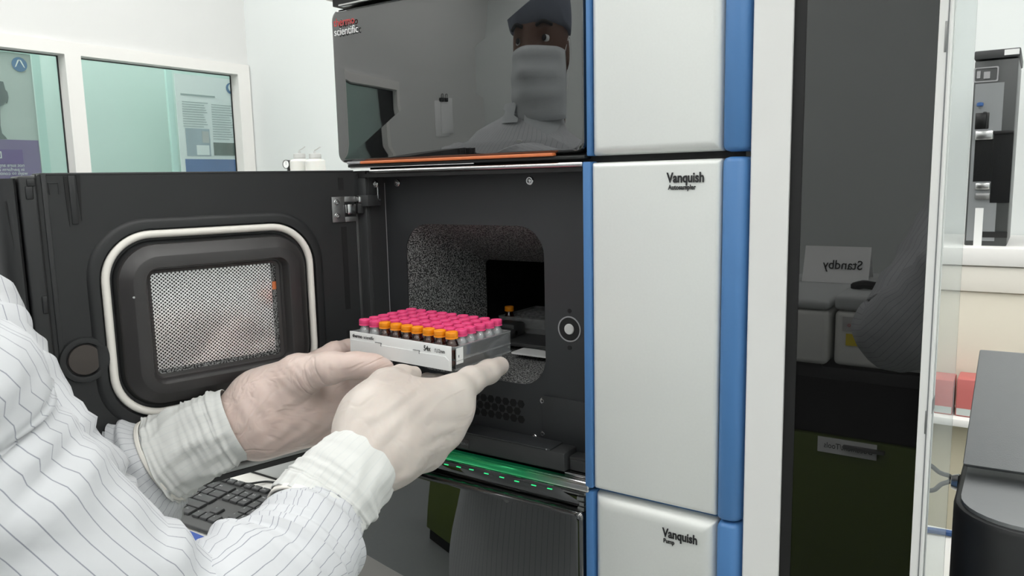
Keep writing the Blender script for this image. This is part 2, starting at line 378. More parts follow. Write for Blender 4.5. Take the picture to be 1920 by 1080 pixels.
# left wall with three openings in a row
GZ0, GZ1 = 1.02, 2.03
PAN = [(1.917, 2.768), (.995, 1.848), (.07, .926), (-2.60, -1.75)]
bm = NB(); T0, T1 = XL-.0575, XL
box(bm, T0, T1, YF, YB, 0, GZ0); box(bm, T0, T1, YF, YB, GZ1, ZC)
box(bm, T0, T1, PAN[0][1], YB, GZ0, GZ1); box(bm, T0, T1, PAN[1][1], PAN[0][0], GZ0, GZ1)
box(bm, T0, T1, PAN[2][1], PAN[1][0], GZ0, GZ1); box(bm, T0, T1, PAN[3][1], PAN[2][0], GZ0, GZ1); box(bm, T0, T1, YF, PAN[3][0], GZ0, GZ1)
struct('wall_left', bm, 'wall_pale', smooth=False)
for i, (a, b) in enumerate(PAN):
    bm = NB()
    def fl(x, e, g=0):  # frame loop grown by e
        return [Vector((x, y, z)) for y, z in rr(a-e, b+e, GZ0-e, GZ1+e, .003, 2)]
    e = .034 if True else 0
    o1 = [Vector((XL+.018, y, z)) for y, z in rr(a-(.0345), b+(.0345 if i else .076), GZ0-.06, GZ1+.055, .002, 2)]
    o0 = [Vector((XL, p.y, p.z)) for p in o1]
    i1 = fl(XL+.018, -.0012); i0 = fl(XL-.056, -.0012)
    loops(bm, [o0, o1, i1, i0])
    f = struct('window_%d' % (i+1), bm, 'trim_white', angle=20)
    bm = NB(); g1 = [Vector((XL-.045, y, z)) for y, z in rr(a+.0016, b-.0016, GZ0+.0016, GZ1-.0016, .001, 2)]
    g2 = [Vector((XL-.045, y, z)) for y, z in rr(a+.006, b-.006, GZ0+.006, GZ1-.006, .001, 2)]
    g3 = [Vector((XL-.052, p.y, p.z)) for p in g2]
    loops(bm, [g1, g2, g3]); obj('gasket', bm, 'gasket_black', f)
    bm = NB(); box(bm, XL-.055, XL-.050, a+.002, b-.002, GZ0+.002, GZ1-.002); obj('pane', bm, 'window_glass', f, smooth=False)
# the room beyond the glass
XT = -4.6
bm = NB(); box(bm, XT-.1, XT, YF, 3.9, 0, ZC); struct('wall_beyond', bm, 'teal_wall', smooth=False)
bm = NB(); box(bm, XT, XL-.1, 3.8, 3.9, 0, ZC); struct('wall_beyond_end', bm, 'teal_wall', smooth=False)
# ceiling light panels
def ceil_light(x, y, lab, sx=.3, sy=.6):
    t = thing('ceiling_light', lab, 'light', (x, y, ZC-.02), 'square ceiling light panels')
    bm = NB(); loops(bm, [[Vector((x+px, y+py, z)) for px, py in rr(-a, a, -b, b, .004, 2)] for a, b, z in ((sx+.02, sy+.02, ZC-.001), (sx+.02, sy+.02, ZC-.02), (sx, sy, ZC-.02), (sx, sy, ZC-.008))])
    obj('frame', bm, 'trim_white', t)
    bm = NB(); box(bm, x-sx, x+sx, y-sy, y+sy, ZC-.012, ZC-.006); obj('diffuser', bm, 'panel_light', t, smooth=False)
k = 0
for ly, rowname in ((-3.0, 'nearest the rear wall'), (-1.2, 'second row from the rear'), (.3, 'third row from the rear'), (1.75, 'nearest the back wall')):
    for lx, cn in ((-2.9, 'on the window side'), (-1.55, 'left of the centre'), (.55, 'right of the centre'), (1.9, 'on the far right')):
        ceil_light(lx, ly, 'ceiling light panel %s, %s' % (cn, rowname))
t = thing('ceiling_light', 'added unseen light panel brightening the room beyond the glass', 'light', (-4.1, 1.6, ZC-.02), 'square ceiling light panels')  # added lamp, lights the teal wall and the posters
bm = NB(); box(bm, -4.28, -3.84, -2.8, 3.5, ZC-.014, ZC-.004); obj('diffuser', bm, 'panel_light', t, smooth=False)

# posters set beyond the glass in place of reflections in it, hence the backward writing
XP = -4.35
def pq(u, v, d=0): return onX(u, v, XP+d)
def quad(bm, pts, thick=0):
    """flat sheet from 4 corners on a plane of constant x, with thickness towards -x"""
    a = [Vector(p) for p in pts]; b = [p+Vector((-thick, 0, 0)) for p in a]
    loops(bm, [b, a], True, True); return bm
def rect(y0, y1, z0, z1, x): return [Vector((x, y0, z0)), Vector((x, y1, z0)), Vector((x, y1, z1)), Vector((x, y0, z1))]
A = pq(56, 102); B = pq(78, 330); P1y, P1z = A.y, A.z
t1 = thing('poster', 'reflection modelled as framed poster with a grey silhouette, a purple block and a round blue emblem', 'poster', (XP, P1y-.4, .9))
bm = NB(); quad(bm, rect(P1y-.75, P1y+.0, .9, P1z, XP), .006); obj('sheet', bm, 'poster_grey', t1, smooth=False)
zp = pq(60, 263).z
bm = NB(); quad(bm, rect(P1y-.75, P1y-.004, .95, zp, XP+.002), .002); obj('colour_block', bm, 'poster_purple', t1, smooth=False)
q0, q1 = pq(0, 280), pq(44, 308)
bm = NB(); quad(bm, rect(P1y-.7, q1.y, q1.z-.0, q0.z, XP+.004), .002); obj('title_block', bm, 'poster_purple_dark', t1, smooth=False)
bm = NB()
loops(bm, [[Vector((XP+.012, y, z)) for y, z in rr(P1y-.75, P1y+.0, .9, P1z, .004, 2)], [Vector((XP+.012, y, z)) for y, z in rr(P1y-.78, P1y+.04, .87, P1z+.03, .004, 2)], [Vector((XP-.012, y, z)) for y, z in rr(P1y-.78, P1y+.04, .87, P1z+.03, .004, 2)]])
obj('poster_frame', bm, 'teal_frame', t1)
bm = NB(); box(bm, XP-.03, XP-.014, P1y-.10, P1y-.06, 0, 1.4, .002); box(bm, XP-.03, XP-.014, P1y-.70, P1y-.66, 0, 1.4, .002); obj('stand', bm, 'teal_frame', t1)
# emblem: blue disc, white chevron
c = pq(36, 121); bm = NB(); lathe(bm, [(.036, 0), (.036, .003)], axisM((XP+.001, c.y, c.z), (1, 0, 0)), 32); em = obj('emblem', bm, 'logo_blue', t1)
bm = NB()
for s in (-1, 1):
    loops(bm, [[Vector((XP+.006, c.y+y, c.z+z)) for y, z in ((0, .024), (s*.006, .012), (s*.018, -.012), (s*.024, -.016), (s*.008, .022))], [Vector((XP+.004, c.y+y, c.z+z)) for y, z in ((0, .024), (s*.006, .012), (s*.018, -.012), (s*.024, -.016), (s*.008, .022))]], True, True)
obj('chevron', bm, 'poster_white', em, smooth=False)
# silhouette of a head in profile
pr = [(0, 152), (6, 153), (8, 160), (10, 168), (14, 172), (16, 182), (15, 190), (13, 194), (10, 192), (6, 197), (0, 200), (1, 235), (4, 250), (10, 256), (14, 261), (-40, 262), (-40, 150)]
bm = NB(); loops(bm, [[pq(u, v, .002) for u, v in pr], [pq(u, v, .004) for u, v in pr]], True, True); obj('silhouette', bm, 'silhouette', t1, smooth=False)
for i, (s_, u, v, sz) in enumerate((('D', 5, 293, .05), ('not sure anything', 46, 309, .024), ('in perform a test', 46, 317, .024), ('ways to contribute', 52, 324, .024))):
    p = pq(u, v, .0075); text('lettering', s_, sz, faceM((XP+.0075, p.y, p.z-.01), (0, -1, 0), (0, 0, 1)) , 'white_print', t1)
A = pq(326, 134); B = pq(437, 152)
t2 = thing('poster', 'reflection modelled as white text poster with small photos and a blue band, right of the bare pane', 'poster', (XP, A.y+.3, .9))
bm = NB(); quad(bm, rect(A.y, B.y, .9, A.z-.01, XP), .006); obj('sheet', bm, 'poster_white', t2, smooth=False)
def pr_(u0, v0, u1, v1, m, nm, d=.002):
    a = pq(u0, v0); b = pq(u1, v1); bm = NB(); quad(bm, rect(a.y, b.y, b.z, a.z, XP+d), .001); return obj(nm, bm, m, t2, smooth=False)
bm = NB(); box(bm, XP-.02, XP-.008, A.y+.05, A.y+.09, 0, 1.4, .002); box(bm, XP-.02, XP-.008, B.y-.09, B.y-.05, 0, 1.4, .002); obj('stand', bm, 'teal_frame', t2)
pr_(347, 298, 444, 322, 'poster_blue', 'blue_band'); pr_(400, 267, 443, 292, 'poster_photo', 'photograph'); pr_(347, 240, 396, 293, 'poster_pale', 'photograph')
pr_(378, 246, 392, 268, 'cap_grey', 'picture_detail', .003); pr_(368, 272, 393, 291, 'poster_white', 'picture_detail', .003)
bm = NB()
for k in range(20):
    for (ua, ub) in ((341, 389), (396, 438)):
        v = 190+k*4.6+(0 if ua < 350 else 6)
        if v > 236 and ua < 350: continue
        if v > 262: continue
        a = pq(ua+k*.3, v); b = pq(ub-(k*7 % 9), v); quad(bm, rect(a.y, b.y, a.z-.0022, a.z+.0016, XP+.002), .001)
a = pq(338, 176); b = pq(403, 184); quad(bm, rect(a.y, b.y, a.z-.006, a.z+.004, XP+.002), .001)
obj('text_lines', bm, 'faint_print', t2, smooth=False)
c = pq(432, 166); bm = NB(); lathe(bm, [(.034, 0), (.034, .002)], axisM((XP+.001, c.y, c.z), (1, 0, 0)), 32); em = obj('emblem', bm, 'logo_blue', t2)
bm = NB(); lathe(bm, [(.027, 0), (.027, .002)], axisM((XP+.003, c.y+.009, c.z+.004), (1, 0, 0)), 32); obj('disc', bm, 'poster_white', em)
bm = NB(); a = pq(318, 130); box(bm, XP-.03, XP-.01, a.y-.02, a.y+.02, 0, a.z+.02, .003); tag(obj('panel_joint', bm, 'teal_frame'), 'pale upright joint strip left of the white text poster', 'strip')
# clipboard on the left wall behind the camera, seen as a reflection
t = thing('clipboard', 'two sheets hung from black spring clips on the window wall, mirrored in the upper door', 'clipboard', (XL+.02, -3.35, 1.45))
bm = NB(); box(bm, XL+.002, XL+.008, -3.45, -3.25, 1.50, 1.90, .002); obj('sheet', bm, 'sign_paper', t)
bm = NB(); box(bm, XL+.010, XL+.016, -3.50, -3.33, 1.53, 1.93, .002); obj('sheet', bm, 'sign_paper', t)
for y in (-3.40, -3.34):
    bm = NB(); box(bm, XL+.001, XL+.03, y-.022, y+.022, 1.89, 1.93, .004); tube(bm, [(XL+.02, y-.012, 1.93), (XL+.022, y-.010, 1.965), (XL+.022, y+.010, 1.965), (XL+.02, y+.012, 1.93)], .003); obj('spring_clip', bm, 'gasket_black', t)

# ================================================================ the bench
bm = NB(); box(bm, -2.6, -.02, .50, 1.24, .865, .90, .004)
for x in (-2.5, -1.4, -.12): box(bm, x-.03, x+.03, .55, .61, 0, .865); box(bm, x-.03, x+.03, 1.13, 1.19, 0, .865)
box(bm, -2.55, -.08, .56, 1.18, .80, .865)
bt = thing('bench', 'white laboratory bench carrying the instrument stack and the keyboard', 'bench', (-1.3, .87, 0))
obj('frame', bm, 'bench_white', bt)
# grey instrument box behind the keyboard
t = thing('equipment_box', 'pale grey box on the bench behind the keyboard, under the open door', 'box', (-1.08, .96, .90))
bm = NB(); box(bm, -1.19, -.985, .838, 1.10, .904, 1.105, .006, 3); obj('housing', bm, 'box_grey', t)
bm = NB(); box(bm, -1.19, -.985, .842, 1.10, .900, .905); obj('base', bm, 'gasket_black', t, smooth=False)
# blue pad
bm = NB(); c = onZ(371, 1010, .9); loops(bm, [[Vector((c.x+x, c.y-.032+y, z)) for x, y in rr(-.05-e, .05+e, -.035-e, .035+e, .03, 8)] for e, z in ((-.002, .9), (0, .902), (0, .905), (-.002, .907))], True, True)
tag(obj('blue_pad', bm, 'mat_blue'), 'small blue round-edged pad on the white bench by the keyboard', 'pad')

# ================================================================ column compartment (top unit of the stack)
FY = .60
def silver_face(bm, x0, x1, z0, z1, r=.009, rt=None, y=FY, back=.55):
    """sheet-metal front: flat face rolling back at every edge"""
    ls = []
    for k in range(7):
        a = PI/2*k/6; e = r*(1-math.sin(a)); d = r*(1-math.cos(a))
        ls.append((e, d))
    ls = ls[::-1]
    out = []
    out.append([Vector((x, y+back, z)) for x, z in rr(x0, x1, z0, z1, .0015, 3)])
    for k in range(9):
        a = PI/2*k/8; e = r*(1-math.cos(a)); d = r*(1-math.sin(a))
        out.append([Vector((x, y+d, z)) for x, z in rr(x0+e, x1-e, z0+e, z1-e, .0015, 3)])
    loops(bm, out, True, True)
def right_trim(bm, z0, z1, x0=-.2065, x1=-.1855, y=FY):
    ls = []
    prof = [(x0, y+.004), (x0+.001, y-.001), (x0+.004, y-.0025), (x1-.009, y-.0025), (x1-.005, y-.001), (x1-.002, y+.003), (x1, y+.009), (x1, y+.06), (x0, y+.06)]
    for e, z in ((.004, z0), (.0012, z0+.0012), (0, z0+.004), (0, z1-.004), (.0012, z1-.0012), (.004, z1)):
        cx, cy = (x0+x1)/2, y+.035
        ls.append([Vector((px+(e if px < cx else -e), py+(e if py < cy else 0), z)) for px, py in prof])
    loops(bm, ls, True, True)
SX0, SX1 = -.3235, -.2075
t = thing('column_compartment', 'upper instrument of the stack with a closed glossy black door', 'instrument', (-.41, .9, 1.436))
bm = NB(); box(bm, -.628, -.190, .618, 1.20, 1.4425, 1.605, .004); obj('housing', bm, 'dark_grey', t)
bm = NB(); silver_face(bm, SX0, SX1, 1.4395, 1.604, .008); obj('side_panel', bm, 'silver', t, angle=60)
bm = NB(); right_trim(bm, 1.4385, 1.604); obj('edge_trim', bm, 'blue_plastic', t, angle=50)
bm = NB(); box(bm, -.3275, -.3235, FY-.0005, 1.1, 1.4395, 1.604, .001); obj('edge_trim', bm, 'blue_plastic', t)
# door: glossy slab with rounded corners and a slight bow
bm = NB(); ls = []
def dl(x0, x1, z0, z1, r, y, bow=.0035):
    out = []
    for x, z in rr(x0, x1, z0, z1, r, 8):
        s = (x-(x0+x1)/2)/((x1-x0)/2); out.append(Vector((x, y+bow*s*s, z)))
    return out
D0, D1, E0, E1 = -.6395, -.3305, 1.4425, 1.6035
ls = [dl(D0, D1, E0, E1, .010, .617, 0), dl(D0, D1, E0, E1, .010, FY+.003)]
for k in range(1, 6):
    a = PI/2*k/5; e = .004*(1-math.cos(a)); ls.append(dl(D0+e, D1-e, E0+e, E1-e, .010, FY+.003-.004*math.sin(a)))
# filled face as a grid of shrinking loops so the bow is smooth
for f in (.85, .6, .35, .1):
    cx, cz = (D0+D1)/2, (E0+E1)/2; hx, hz = (D1-D0)/2-.004, (E1-E0)/2-.004
    ls.append([Vector((cx+(p.x-cx)*f, FY-.001+.0035*((p.x-cx)*f/hx)**2, cz+(p.z-cz)*f)) for p in ls[6]])
loops(bm, ls, True, True)
door = obj('glass_door', bm, 'black_glass', t, angle=60)
p = onY(627, 46, FY); p2 = onY(628, 63, FY)
text('lettering', 'thermo', .0115, faceM((p.x, FY-.0012, onY(627, 51, FY).z), (1, 0, 0), (0, 0, 1)), 'red_print', door, .9)
text('lettering', 'scientific', .0115, faceM((p2.x, FY-.0012, onY(629, 68, FY).z), (1, 0, 0), (0, 0, 1)), 'white_print', door, .9)
bm = NB(); box(bm, -.6195, -.600, FY-.0035, FY+.004, 1.4405, 1.4435, .001); obj('handle_strip', bm, 'grey_strip', door)
bm = NB(); box(bm, -.600, -.3605, FY-.0035, FY+.004, 1.4405, 1.4435, .001); obj('handle_strip', bm, 'orange', door)
bm = NB(); box(bm, -.622, -.330, FY+.000, FY+.016, 1.4372, 1.4405, .001); obj('lower_lip', bm, 'gasket_black', door)
bm = NB(); box(bm, -.617, -.45, FY-.001, FY+.002, 1.4362, 1.4372, .0003); obj('chrome_line', bm, 'steel', door)
bm = NB(); box(bm, -.62, -.45, .596, .604, 1.6045, 1.6065, .0008); obj('top_line', bm, 'steel', t)
# slot between the units
bm = NB(); box(bm, -.60, -.192, FY+.012, 1.18, 1.4335, 1.4425); obj('gap_spacer', bm, 'black_deep', t, smooth=False)
# unit above
t = thing('solvent_tray', 'pale tray unit above the glossy black door at the top edge', 'instrument', (-.41, .9, 1.608))
bm = NB(); box(bm, -.644, -.19, .594, 1.2, 1.6135, 1.72, .005); obj('housing', bm, 'white_plastic', t)
bm = NB(); box(bm, -.632, -.20, .600, 1.18, 1.6065, 1.6135); obj('foot_plate', bm, 'gasket_black', t, smooth=False)

# ================================================================ autosampler
AT = thing('autosampler', 'middle instrument of the stack, its black door swung open', 'instrument', (-.6, .6, 1.132))
PY = .630          # plane of the recessed black front plate
bm = NB()
box(bm, -.628, -.597, .606, 1.2, 1.140, 1.432)          # left jamb
box(bm, -.628, -.1875, .632, 1.2, 1.424, 1.432); box(bm, -.628, -.1875, .63, 1.2, 1.132, 1.145)
box(bm, -.628, -.1875, 1.19, 1.2, 1.14, 1.43); box(bm, -.195, -.1875, .64, 1.19, 1.145, 1.424); box(bm, -.335, -.327, .606, .64, 1.14, 1.432)
obj('housing', bm, 'dark_grey', AT, smooth=False)
OPN = (-.569, -.3915, 1.2155, 1.3755, .030)
bm = NB(); o = rr(-.5975, -.3335, 1.146, 1.4265, .0015, 8); i_ = rr(*OPN, 8)
loops(bm, [[Vector((x, PY+.003, z)) for x, z in o], [Vector((x, PY, z)) for x, z in o], [Vector((x, PY, z)) for x, z in i_], [Vector((x, PY+.003, z)) for x, z in i_]])
fp = obj('front_plate', bm, 'black_panel', AT, angle=30)
bm = NB(); box(bm, -.5974, -.5965, PY-.0006, PY, 1.15, 1.42); obj('plate_edge', bm, 'grey_strip', fp, smooth=False)
# grained foam tunnel: near mouth to narrower inner mouth
bm = NB(); a0 = rr(OPN[0], OPN[1], OPN[2], OPN[3], .030, 8); a1 = rr(-.566, -.3915, 1.2185, 1.372, .030, 8)
b1 = rr(-.548, -.385, 1.226, 1.3265, .008, 8)
loops(bm, [[Vector((x, PY+.0015, z)) for x, z in a0], [Vector((x, PY+.012, z)) for x, z in a1], [Vector((x, .742, z)) for x, z in b1], [Vector((x, .748, z)) for x, z in rr(-.548, -.385, 1.226, 1.3265, .008, 8)]])
obj('insulation', bm, 'foam', AT, angle=60)
# dark chamber
bm = NB(); lo = [rr(-.60, -.335, 1.222, 1.345, .004, 8), rr(-.548, -.385, 1.226, 1.3265, .008, 8)]
loops(bm, [[Vector((x, .7485, z)) for x, z in lo[1]], [Vector((x, .7485, z)) for x, z in lo[0]], [Vector((x, 1.05, z)) for x, z in lo[0]]], False, True)
obj('chamber', bm, 'black_deep', AT)
bm = NB(); c0 = onY(980, 560, .93); 
for dx in (0, .008): cyl(bm, (c0.x+dx, .93, 1.223), (c0.x+dx, .93, 1.34), .0009, 8)
obj('guide_rod', bm, 'steel_dull', AT)
# white sample plate carrier floor
bm = NB(); P = [onZ(930, 688, 1.2235), onZ(1022, 645, 1.2235), onZ(1100, 700, 1.2235), onZ(1022, 689, 1.2235)]
box(bm, -.475, -.39, .692, .742, 1.2285, 1.2305); bmesh.ops.transform(bm, matrix=Matrix.Translation((-.47, .69, 0)) @ Matrix.Rotation(math.radians(0), 4, 'Z') @ Matrix.Translation((.47, -.69, 0)), verts=bm.verts)
box(bm, -.56, -.39, .742, .90, 1.2265, 1.2285); obj('tray_floor', bm, 'label_white', AT, smooth=False)
bm = NB(); box(bm, -.54, -.50, .705, .745, 1.233, 1.247, .003); box(bm, -.545, -.40, .715, .86, 1.231, 1.236, .002); box(bm, -.53, -.50, .735, .76, 1.236, 1.252, .003); obj('tray_carrier', bm, 'dark_grey', AT)
# push button with ring
c = onY(1068, 617, PY); bm = NB(); lathe(bm, [(.0125, 0), (.0125, .0008), (.0113, .0008), (.0113, 0)], axisM((c.x, PY, c.z), (0, -1, 0)), 40, cap=False); r_ = obj('button_ring', bm, 'grey_strip', AT)
bm = NB(); lathe(bm, [(.0112, 0), (.0112, .0005)], axisM((c.x, PY, c.z), (0, -1, 0)), 40); obj('button_well', bm, 'black_deep', AT)
bm = NB(); lathe(bm, [(.0052, 0), (.0052, .0012), (.0045, .0018), (.001, .002)], axisM((c.x, PY, c.z), (0, -1, 0)), 32); obj('button', bm, 'cap_grey', AT)
for (u, v) in ((1068, 583), (1068, 652)):
    c = onY(u, v, PY); bm = NB(); lathe(bm, [(.0022, 0), (.0022, .0004), (.0012, .0004)], axisM((c.x, PY, c.z), (0, -1, 0)), 16); obj('pin_hole', bm, 'black_deep', AT)
def screw(parent, loc, d, r, m='steel', nm='screw'):
    bm = NB(); M = axisM(loc, d)
    lathe(bm, [(r, 0), (r, r*.25), (r*.85, r*.4), (r*.62, r*.4), (r*.55, r*.55), (r*.42, r*.6), (r*.34, r*.6), (r*.3, r*.3), (0.0001, r*.3)], M, 20)
    return obj(nm, bm, m, parent, label='silver screw head')
for u, v, r in ((745, 343, .0042), (994, 339, .0042), (1019, 751, .0038), (1020, 812, .0038), (1002, 819, .0032)):
    c = onY(u, v, PY); screw(AT, (c.x, PY, c.z), (0, -1, 0), r)
c = onY(704, 345, .612); screw(AT, (c.x, .612, c.z), (0, -1, 0), .0042)
bm = NB(); cyl(bm, (c.x+.001, .614, c.z), (c.x+.001, .614, c.z-.016), .0007, 8); box(bm, c.x-.001, c.x+.003, .613, .616, c.z-.018, c.z-.016); obj('latch_pin', bm, 'steel', AT)
# lower right bracket plate (proud of the front plate)
p = onY(1016, 742, PY-.002); q = onY(1095, 846, PY-.002); bm = NB(); box(bm, p.x, -.3345, PY-.0022, PY+.0005, 1.154, p.z, .0005); obj('bracket_plate', bm, 'black_panel', AT)
# hexagonal vents
bm = NB(); a = onY(972, 752, PY); sp = .0088
rows = [(0, -.408, 1.1955), (1, -.4122, 1.1885), (2, -.408, 1.1815), ]
R0 = onY(980, 758, PY); 
for r_ in range(3):
    n = 13
    for k in range(n):
        x = R0.x-.002 - k*.0094 - (.0047 if r_ == 1 else 0); z = R0.z - r_*.0081
        lathe(bm, [(.0044, 0), (.0044, .0004)], axisM((x, PY, z), (0, -1, 0)) @ Matrix.Rotation(PI/6*0, 4, 'Z'), 6)
obj('vent', bm, 'vent_black', AT, smooth=False)
# ledge below the plate with two small buttons
zt = onY(985, 842, .612).z
bm = NB(); box(bm, -.600, -.3565, .604, .632, 1.1440, 1.1625, .0015); lg = obj('ledge', bm, 'dark_grey', AT)
bm = NB(); box(bm, -.600, -.372, .6035, .629, 1.1625, 1.1640, .0005); obj('ledge_top', bm, 'black_panel', lg)
bm = NB(); box(bm, -.3560, -.3345, .612, .632, 1.1440, 1.1575, .001); box(bm, -.3535, -.3345, .610, .612, 1.1455, 1.1555, .0005); obj('ledge_end', bm, 'dark_grey', AT)
for u, v in ((871, 832), (846, 826)):
    c = onY(u, v, .603); bm = NB(); box(bm, c.x-.0055, c.x+.0055, .6027, .605, c.z-.0052, c.z+.0052, .0008)
    b_ = obj('button', bm, 'bezel_grey', lg); text('lettering', 'PURGE' if u > 860 else 'ON', .0032, faceM((c.x-.0045, .6025, c.z-.001), (1, 0, 0), (0, 0, 1)), 'grey_print', b_)
c = onY(1025, 822, .604); bm = NB(); cyl(bm, (c.x, .603, 1.1635), (c.x, .606, 1.1635), .0009, 10); obj('status_light', bm, 'steel', lg)
# steel rails and the glowing bar
bm = NB(); cyl(bm, (-.5885, .6005, 1.4325), (-.3315, .6005, 1.4325), .0024, 14, .0006); obj('top_rail', bm, 'steel', AT)
bm = NB(); box(bm, -.60, -.332, .600, .63, 1.4262, 1.4300); box(bm, -.628, -.60, .604, .64, 1.425, 1.4335, .001); obj('top_gap', bm, 'black_deep', AT, smooth=False)
zb = onY(965, 880, FY).z
bm = NB(); cyl(bm, (-.600, FY+.0045, zb-.0025), (-.328, FY+.0045, zb-.0025), .0062, 28, .001); obj('light_bar', bm, 'green_bar', AT)
bm = NB(); box(bm, -.358, -.3315, .6065, .62, zb+.0035, zb+.0062, .0008); obj('side_rail', bm, 'steel', AT)
lz = [onY(u, v, .604) for u, v in ((835, 872), (858, 876.5), (882, 881.5), (910, 889), (939, 896), (967, 903.5), (999, 911), (1029, 917.5))]
for k, c in enumerate(lz):
    bm = NB(); box(bm, c.x-.0028, c.x+.0028, .6050, .6068, c.z-.0004, c.z+.0004, .0003); obj('indicator_light', bm, 'green_led', AT)
# silver side panel and trims
bm = NB(); silver_face(bm, SX0, SX1, 1.1365, 1.4335, .0045); sp_ = obj('side_panel', bm, 'silver', AT, angle=60)
bm = NB(); right_trim(bm, 1.135, 1.4345); obj('edge_trim', bm, 'blue_plastic', AT, angle=50)
bm = NB(); box(bm, -.3315, -.3238, FY-.001, .70, 1.1365, 1.4345, .0012); obj('edge_trim', bm, 'blue_plastic', AT)
p = onY(1251, 345, FY); text('lettering', 'Vanquish', .0112, faceM((p.x, FY-.0008, onY(1251, 342, FY).z), (1, 0, 0), (0, 0, 1)), 'black_print', sp_, .78, .0003)
text('lettering', 'Autosampler', .0056, faceM((p.x+.0012, FY-.0008, onY(1253, 355.5, FY).z), (1, 0, 0), (0, 0, 1)), 'black_print', sp_, .80, .00012)
# hinge post inside the left jamb
bm = NB(); box(bm, -.6235, -.6165, .5985, .607, 1.146, 1.392, .0008); box(bm, -.6145, -.6115, .5985, .607, 1.146, 1.392, .0006); obj('hinge_rail', bm, 'steel_dull', AT)
bm = NB(); box(bm, -.6115, -.5985, .602, .630, 1.146, 1.4255, .001); obj('jamb_liner', bm, 'dark_grey', AT)
bm = NB(); box(bm, -.6185, -.611, .595, .606, 1.4065, 1.431, .001); box(bm, -.610, -.592, .598, .618, 1.3955, 1.4075, .001); obj('hinge_arm', bm, 'dark_grey', AT)

# ---- the open door, described in its own axes: s along the door from the hinge, n towards the camera side, z up
TD = math.radians(14.2)
DS = Vector((-math.sin(TD), -math.cos(TD), 0)); DN = Vector((math.cos(TD), -math.sin(TD), 0)); DH = Vector((-.609, .6, 0))
def dp(s, n, z): return DH + DS*s + DN*n + Vector((0, 0, z))
DM = Matrix(((DS.x, DN.x, 0, DH.x), (DS.y, DN.y, 0, DH.y), (0, 0, 1, 0), (0, 0, 0, 1)))
def dbox(bm, s0, s1, n0, n1, z0, z1, bev=0, seg=2): return box(bm, s0, s1, n0, n1, z0, z1, bev, seg, DM)
def dloop(s0, s1, z0, z1, r, n, c=10): return [dp(s, n, z) for s, z in rr(s0, s1, z0, z1, r, c)]
Z0, Z1 = 1.137, 1.433
bm = NB()
# slab with a hole for the window, raised surround, stepped bezel
Wn = (.1005, .2185, 1.2505, 1.3425)
ls = [dloop(.004, .300, Z0, Z1, .003, -.030), dloop(.004, .300, Z0, Z1, .003, 0),
      dloop(.046, .270, 1.199, 1.3935, .052, 0), dloop(.0475, .2685, 1.2005, 1.392, .051, .0022), dloop(.050, .266, 1.203, 1.3895, .0495, .0032),
      dloop(.0555, .2610, 1.2085, 1.384, .046, .0032), dloop(.0560, .2605, 1.209, 1.3835, .0455, -.002), dloop(.0668, .2498, 1.220, 1.373, .036, -.002),
      dloop(.0690, .2475, 1.2225, 1.3705, .034, .004)]
loops(bm, ls[:9])
dr = obj('door', bm, 'black_plastic', AT, angle=40)
bm = NB()
bz = [dloop(.0690, .2475, 1.2225, 1.3705, .034, .0035), dloop(.0700, .2465, 1.2235, 1.3695, .033, .0075), dloop(.0790, .2375, 1.233, 1.360, .024, .0155), dloop(.0800, .2365, 1.234, 1.359, .023, .0160),
      dloop(.0905, .2265, 1.2425, 1.3495, .012, .0160), dloop(.0915, .2258, 1.2432, 1.3488, .011, .0150), dloop(.0935, .2240, 1.2450, 1.3475, .010, .0055), dloop(.0955, .2225, 1.2465, 1.3465, .008, .0055), dloop(.0965, .2215, 1.2475, 1.3455, .007, .0035), dloop(.1000, .2190, 1.2500, 1.3430, .004, .0030)]
loops(bm, bz); obj('window_bezel', bm, 'bezel_grey', dr, angle=28)
bm = NB(); pts = rr(.0610, .2555, 1.2142, 1.3788, .0405, 14)
path = [dp(s, .0015, z) for s, z in pts]; path.append(path[0])
N_ = 12; ls = []
for i in range(len(pts)):
    a = Vector(pts[i-1]); b = Vector(pts[(i+1) % len(pts)]); tg = (b-a).normalized(); nn = Vector((tg.y, -tg.x))
    ls.append([dp(pts[i][0]+nn.x*.0036*math.cos(2*PI*k/N_), .0005+.0040*math.sin(2*PI*k/N_), pts[i][1]+nn.y*.0036*math.cos(2*PI*k/N_)) for k in range(N_)])
ls.append(ls[0]); rows = loops(bm, ls); bmesh.ops.remove_doubles(bm, verts=bm.verts, dist=1e-6)
obj('gasket', bm, 'rubber_white', dr, label='white rubber door gasket', angle=80)
# dotted screen with UVs in metres
bm = NB(); ul = bm.loops.layers.uv.new('UVMap')
sc_pts = [(.1040, 1.2535), (.2188, 1.2535), (.2188, 1.3428), (.1040, 1.3428)]
loops(bm, [[dp(s, -.0010, z) for s, z in sc_pts], [dp(s, .0010, z) for s, z in sc_pts]], True, True)
for f in bm.faces:
    for l in f.loops:
        d = l.vert.co - DH; l[ul].uv = (d.dot(DS), d.z)
obj('dotted_screen', bm, 'dot_screen', dr, smooth=False, label='bright screen with a grid of dark dots')
bm = NB(); dbox(bm, .0965, .1040, -.001, .0012, 1.2475, 1.3455); dbox(bm, .0965, .2215, -.001, .0012, 1.2475, 1.2535); obj('screen_border', bm, 'foam', dr, smooth=False)
bm = NB(); dbox(bm, .0975, .1035, .0012, .0014, 1.316, 1.324); obj('orange_mark', bm, 'orange', dr, smooth=False)
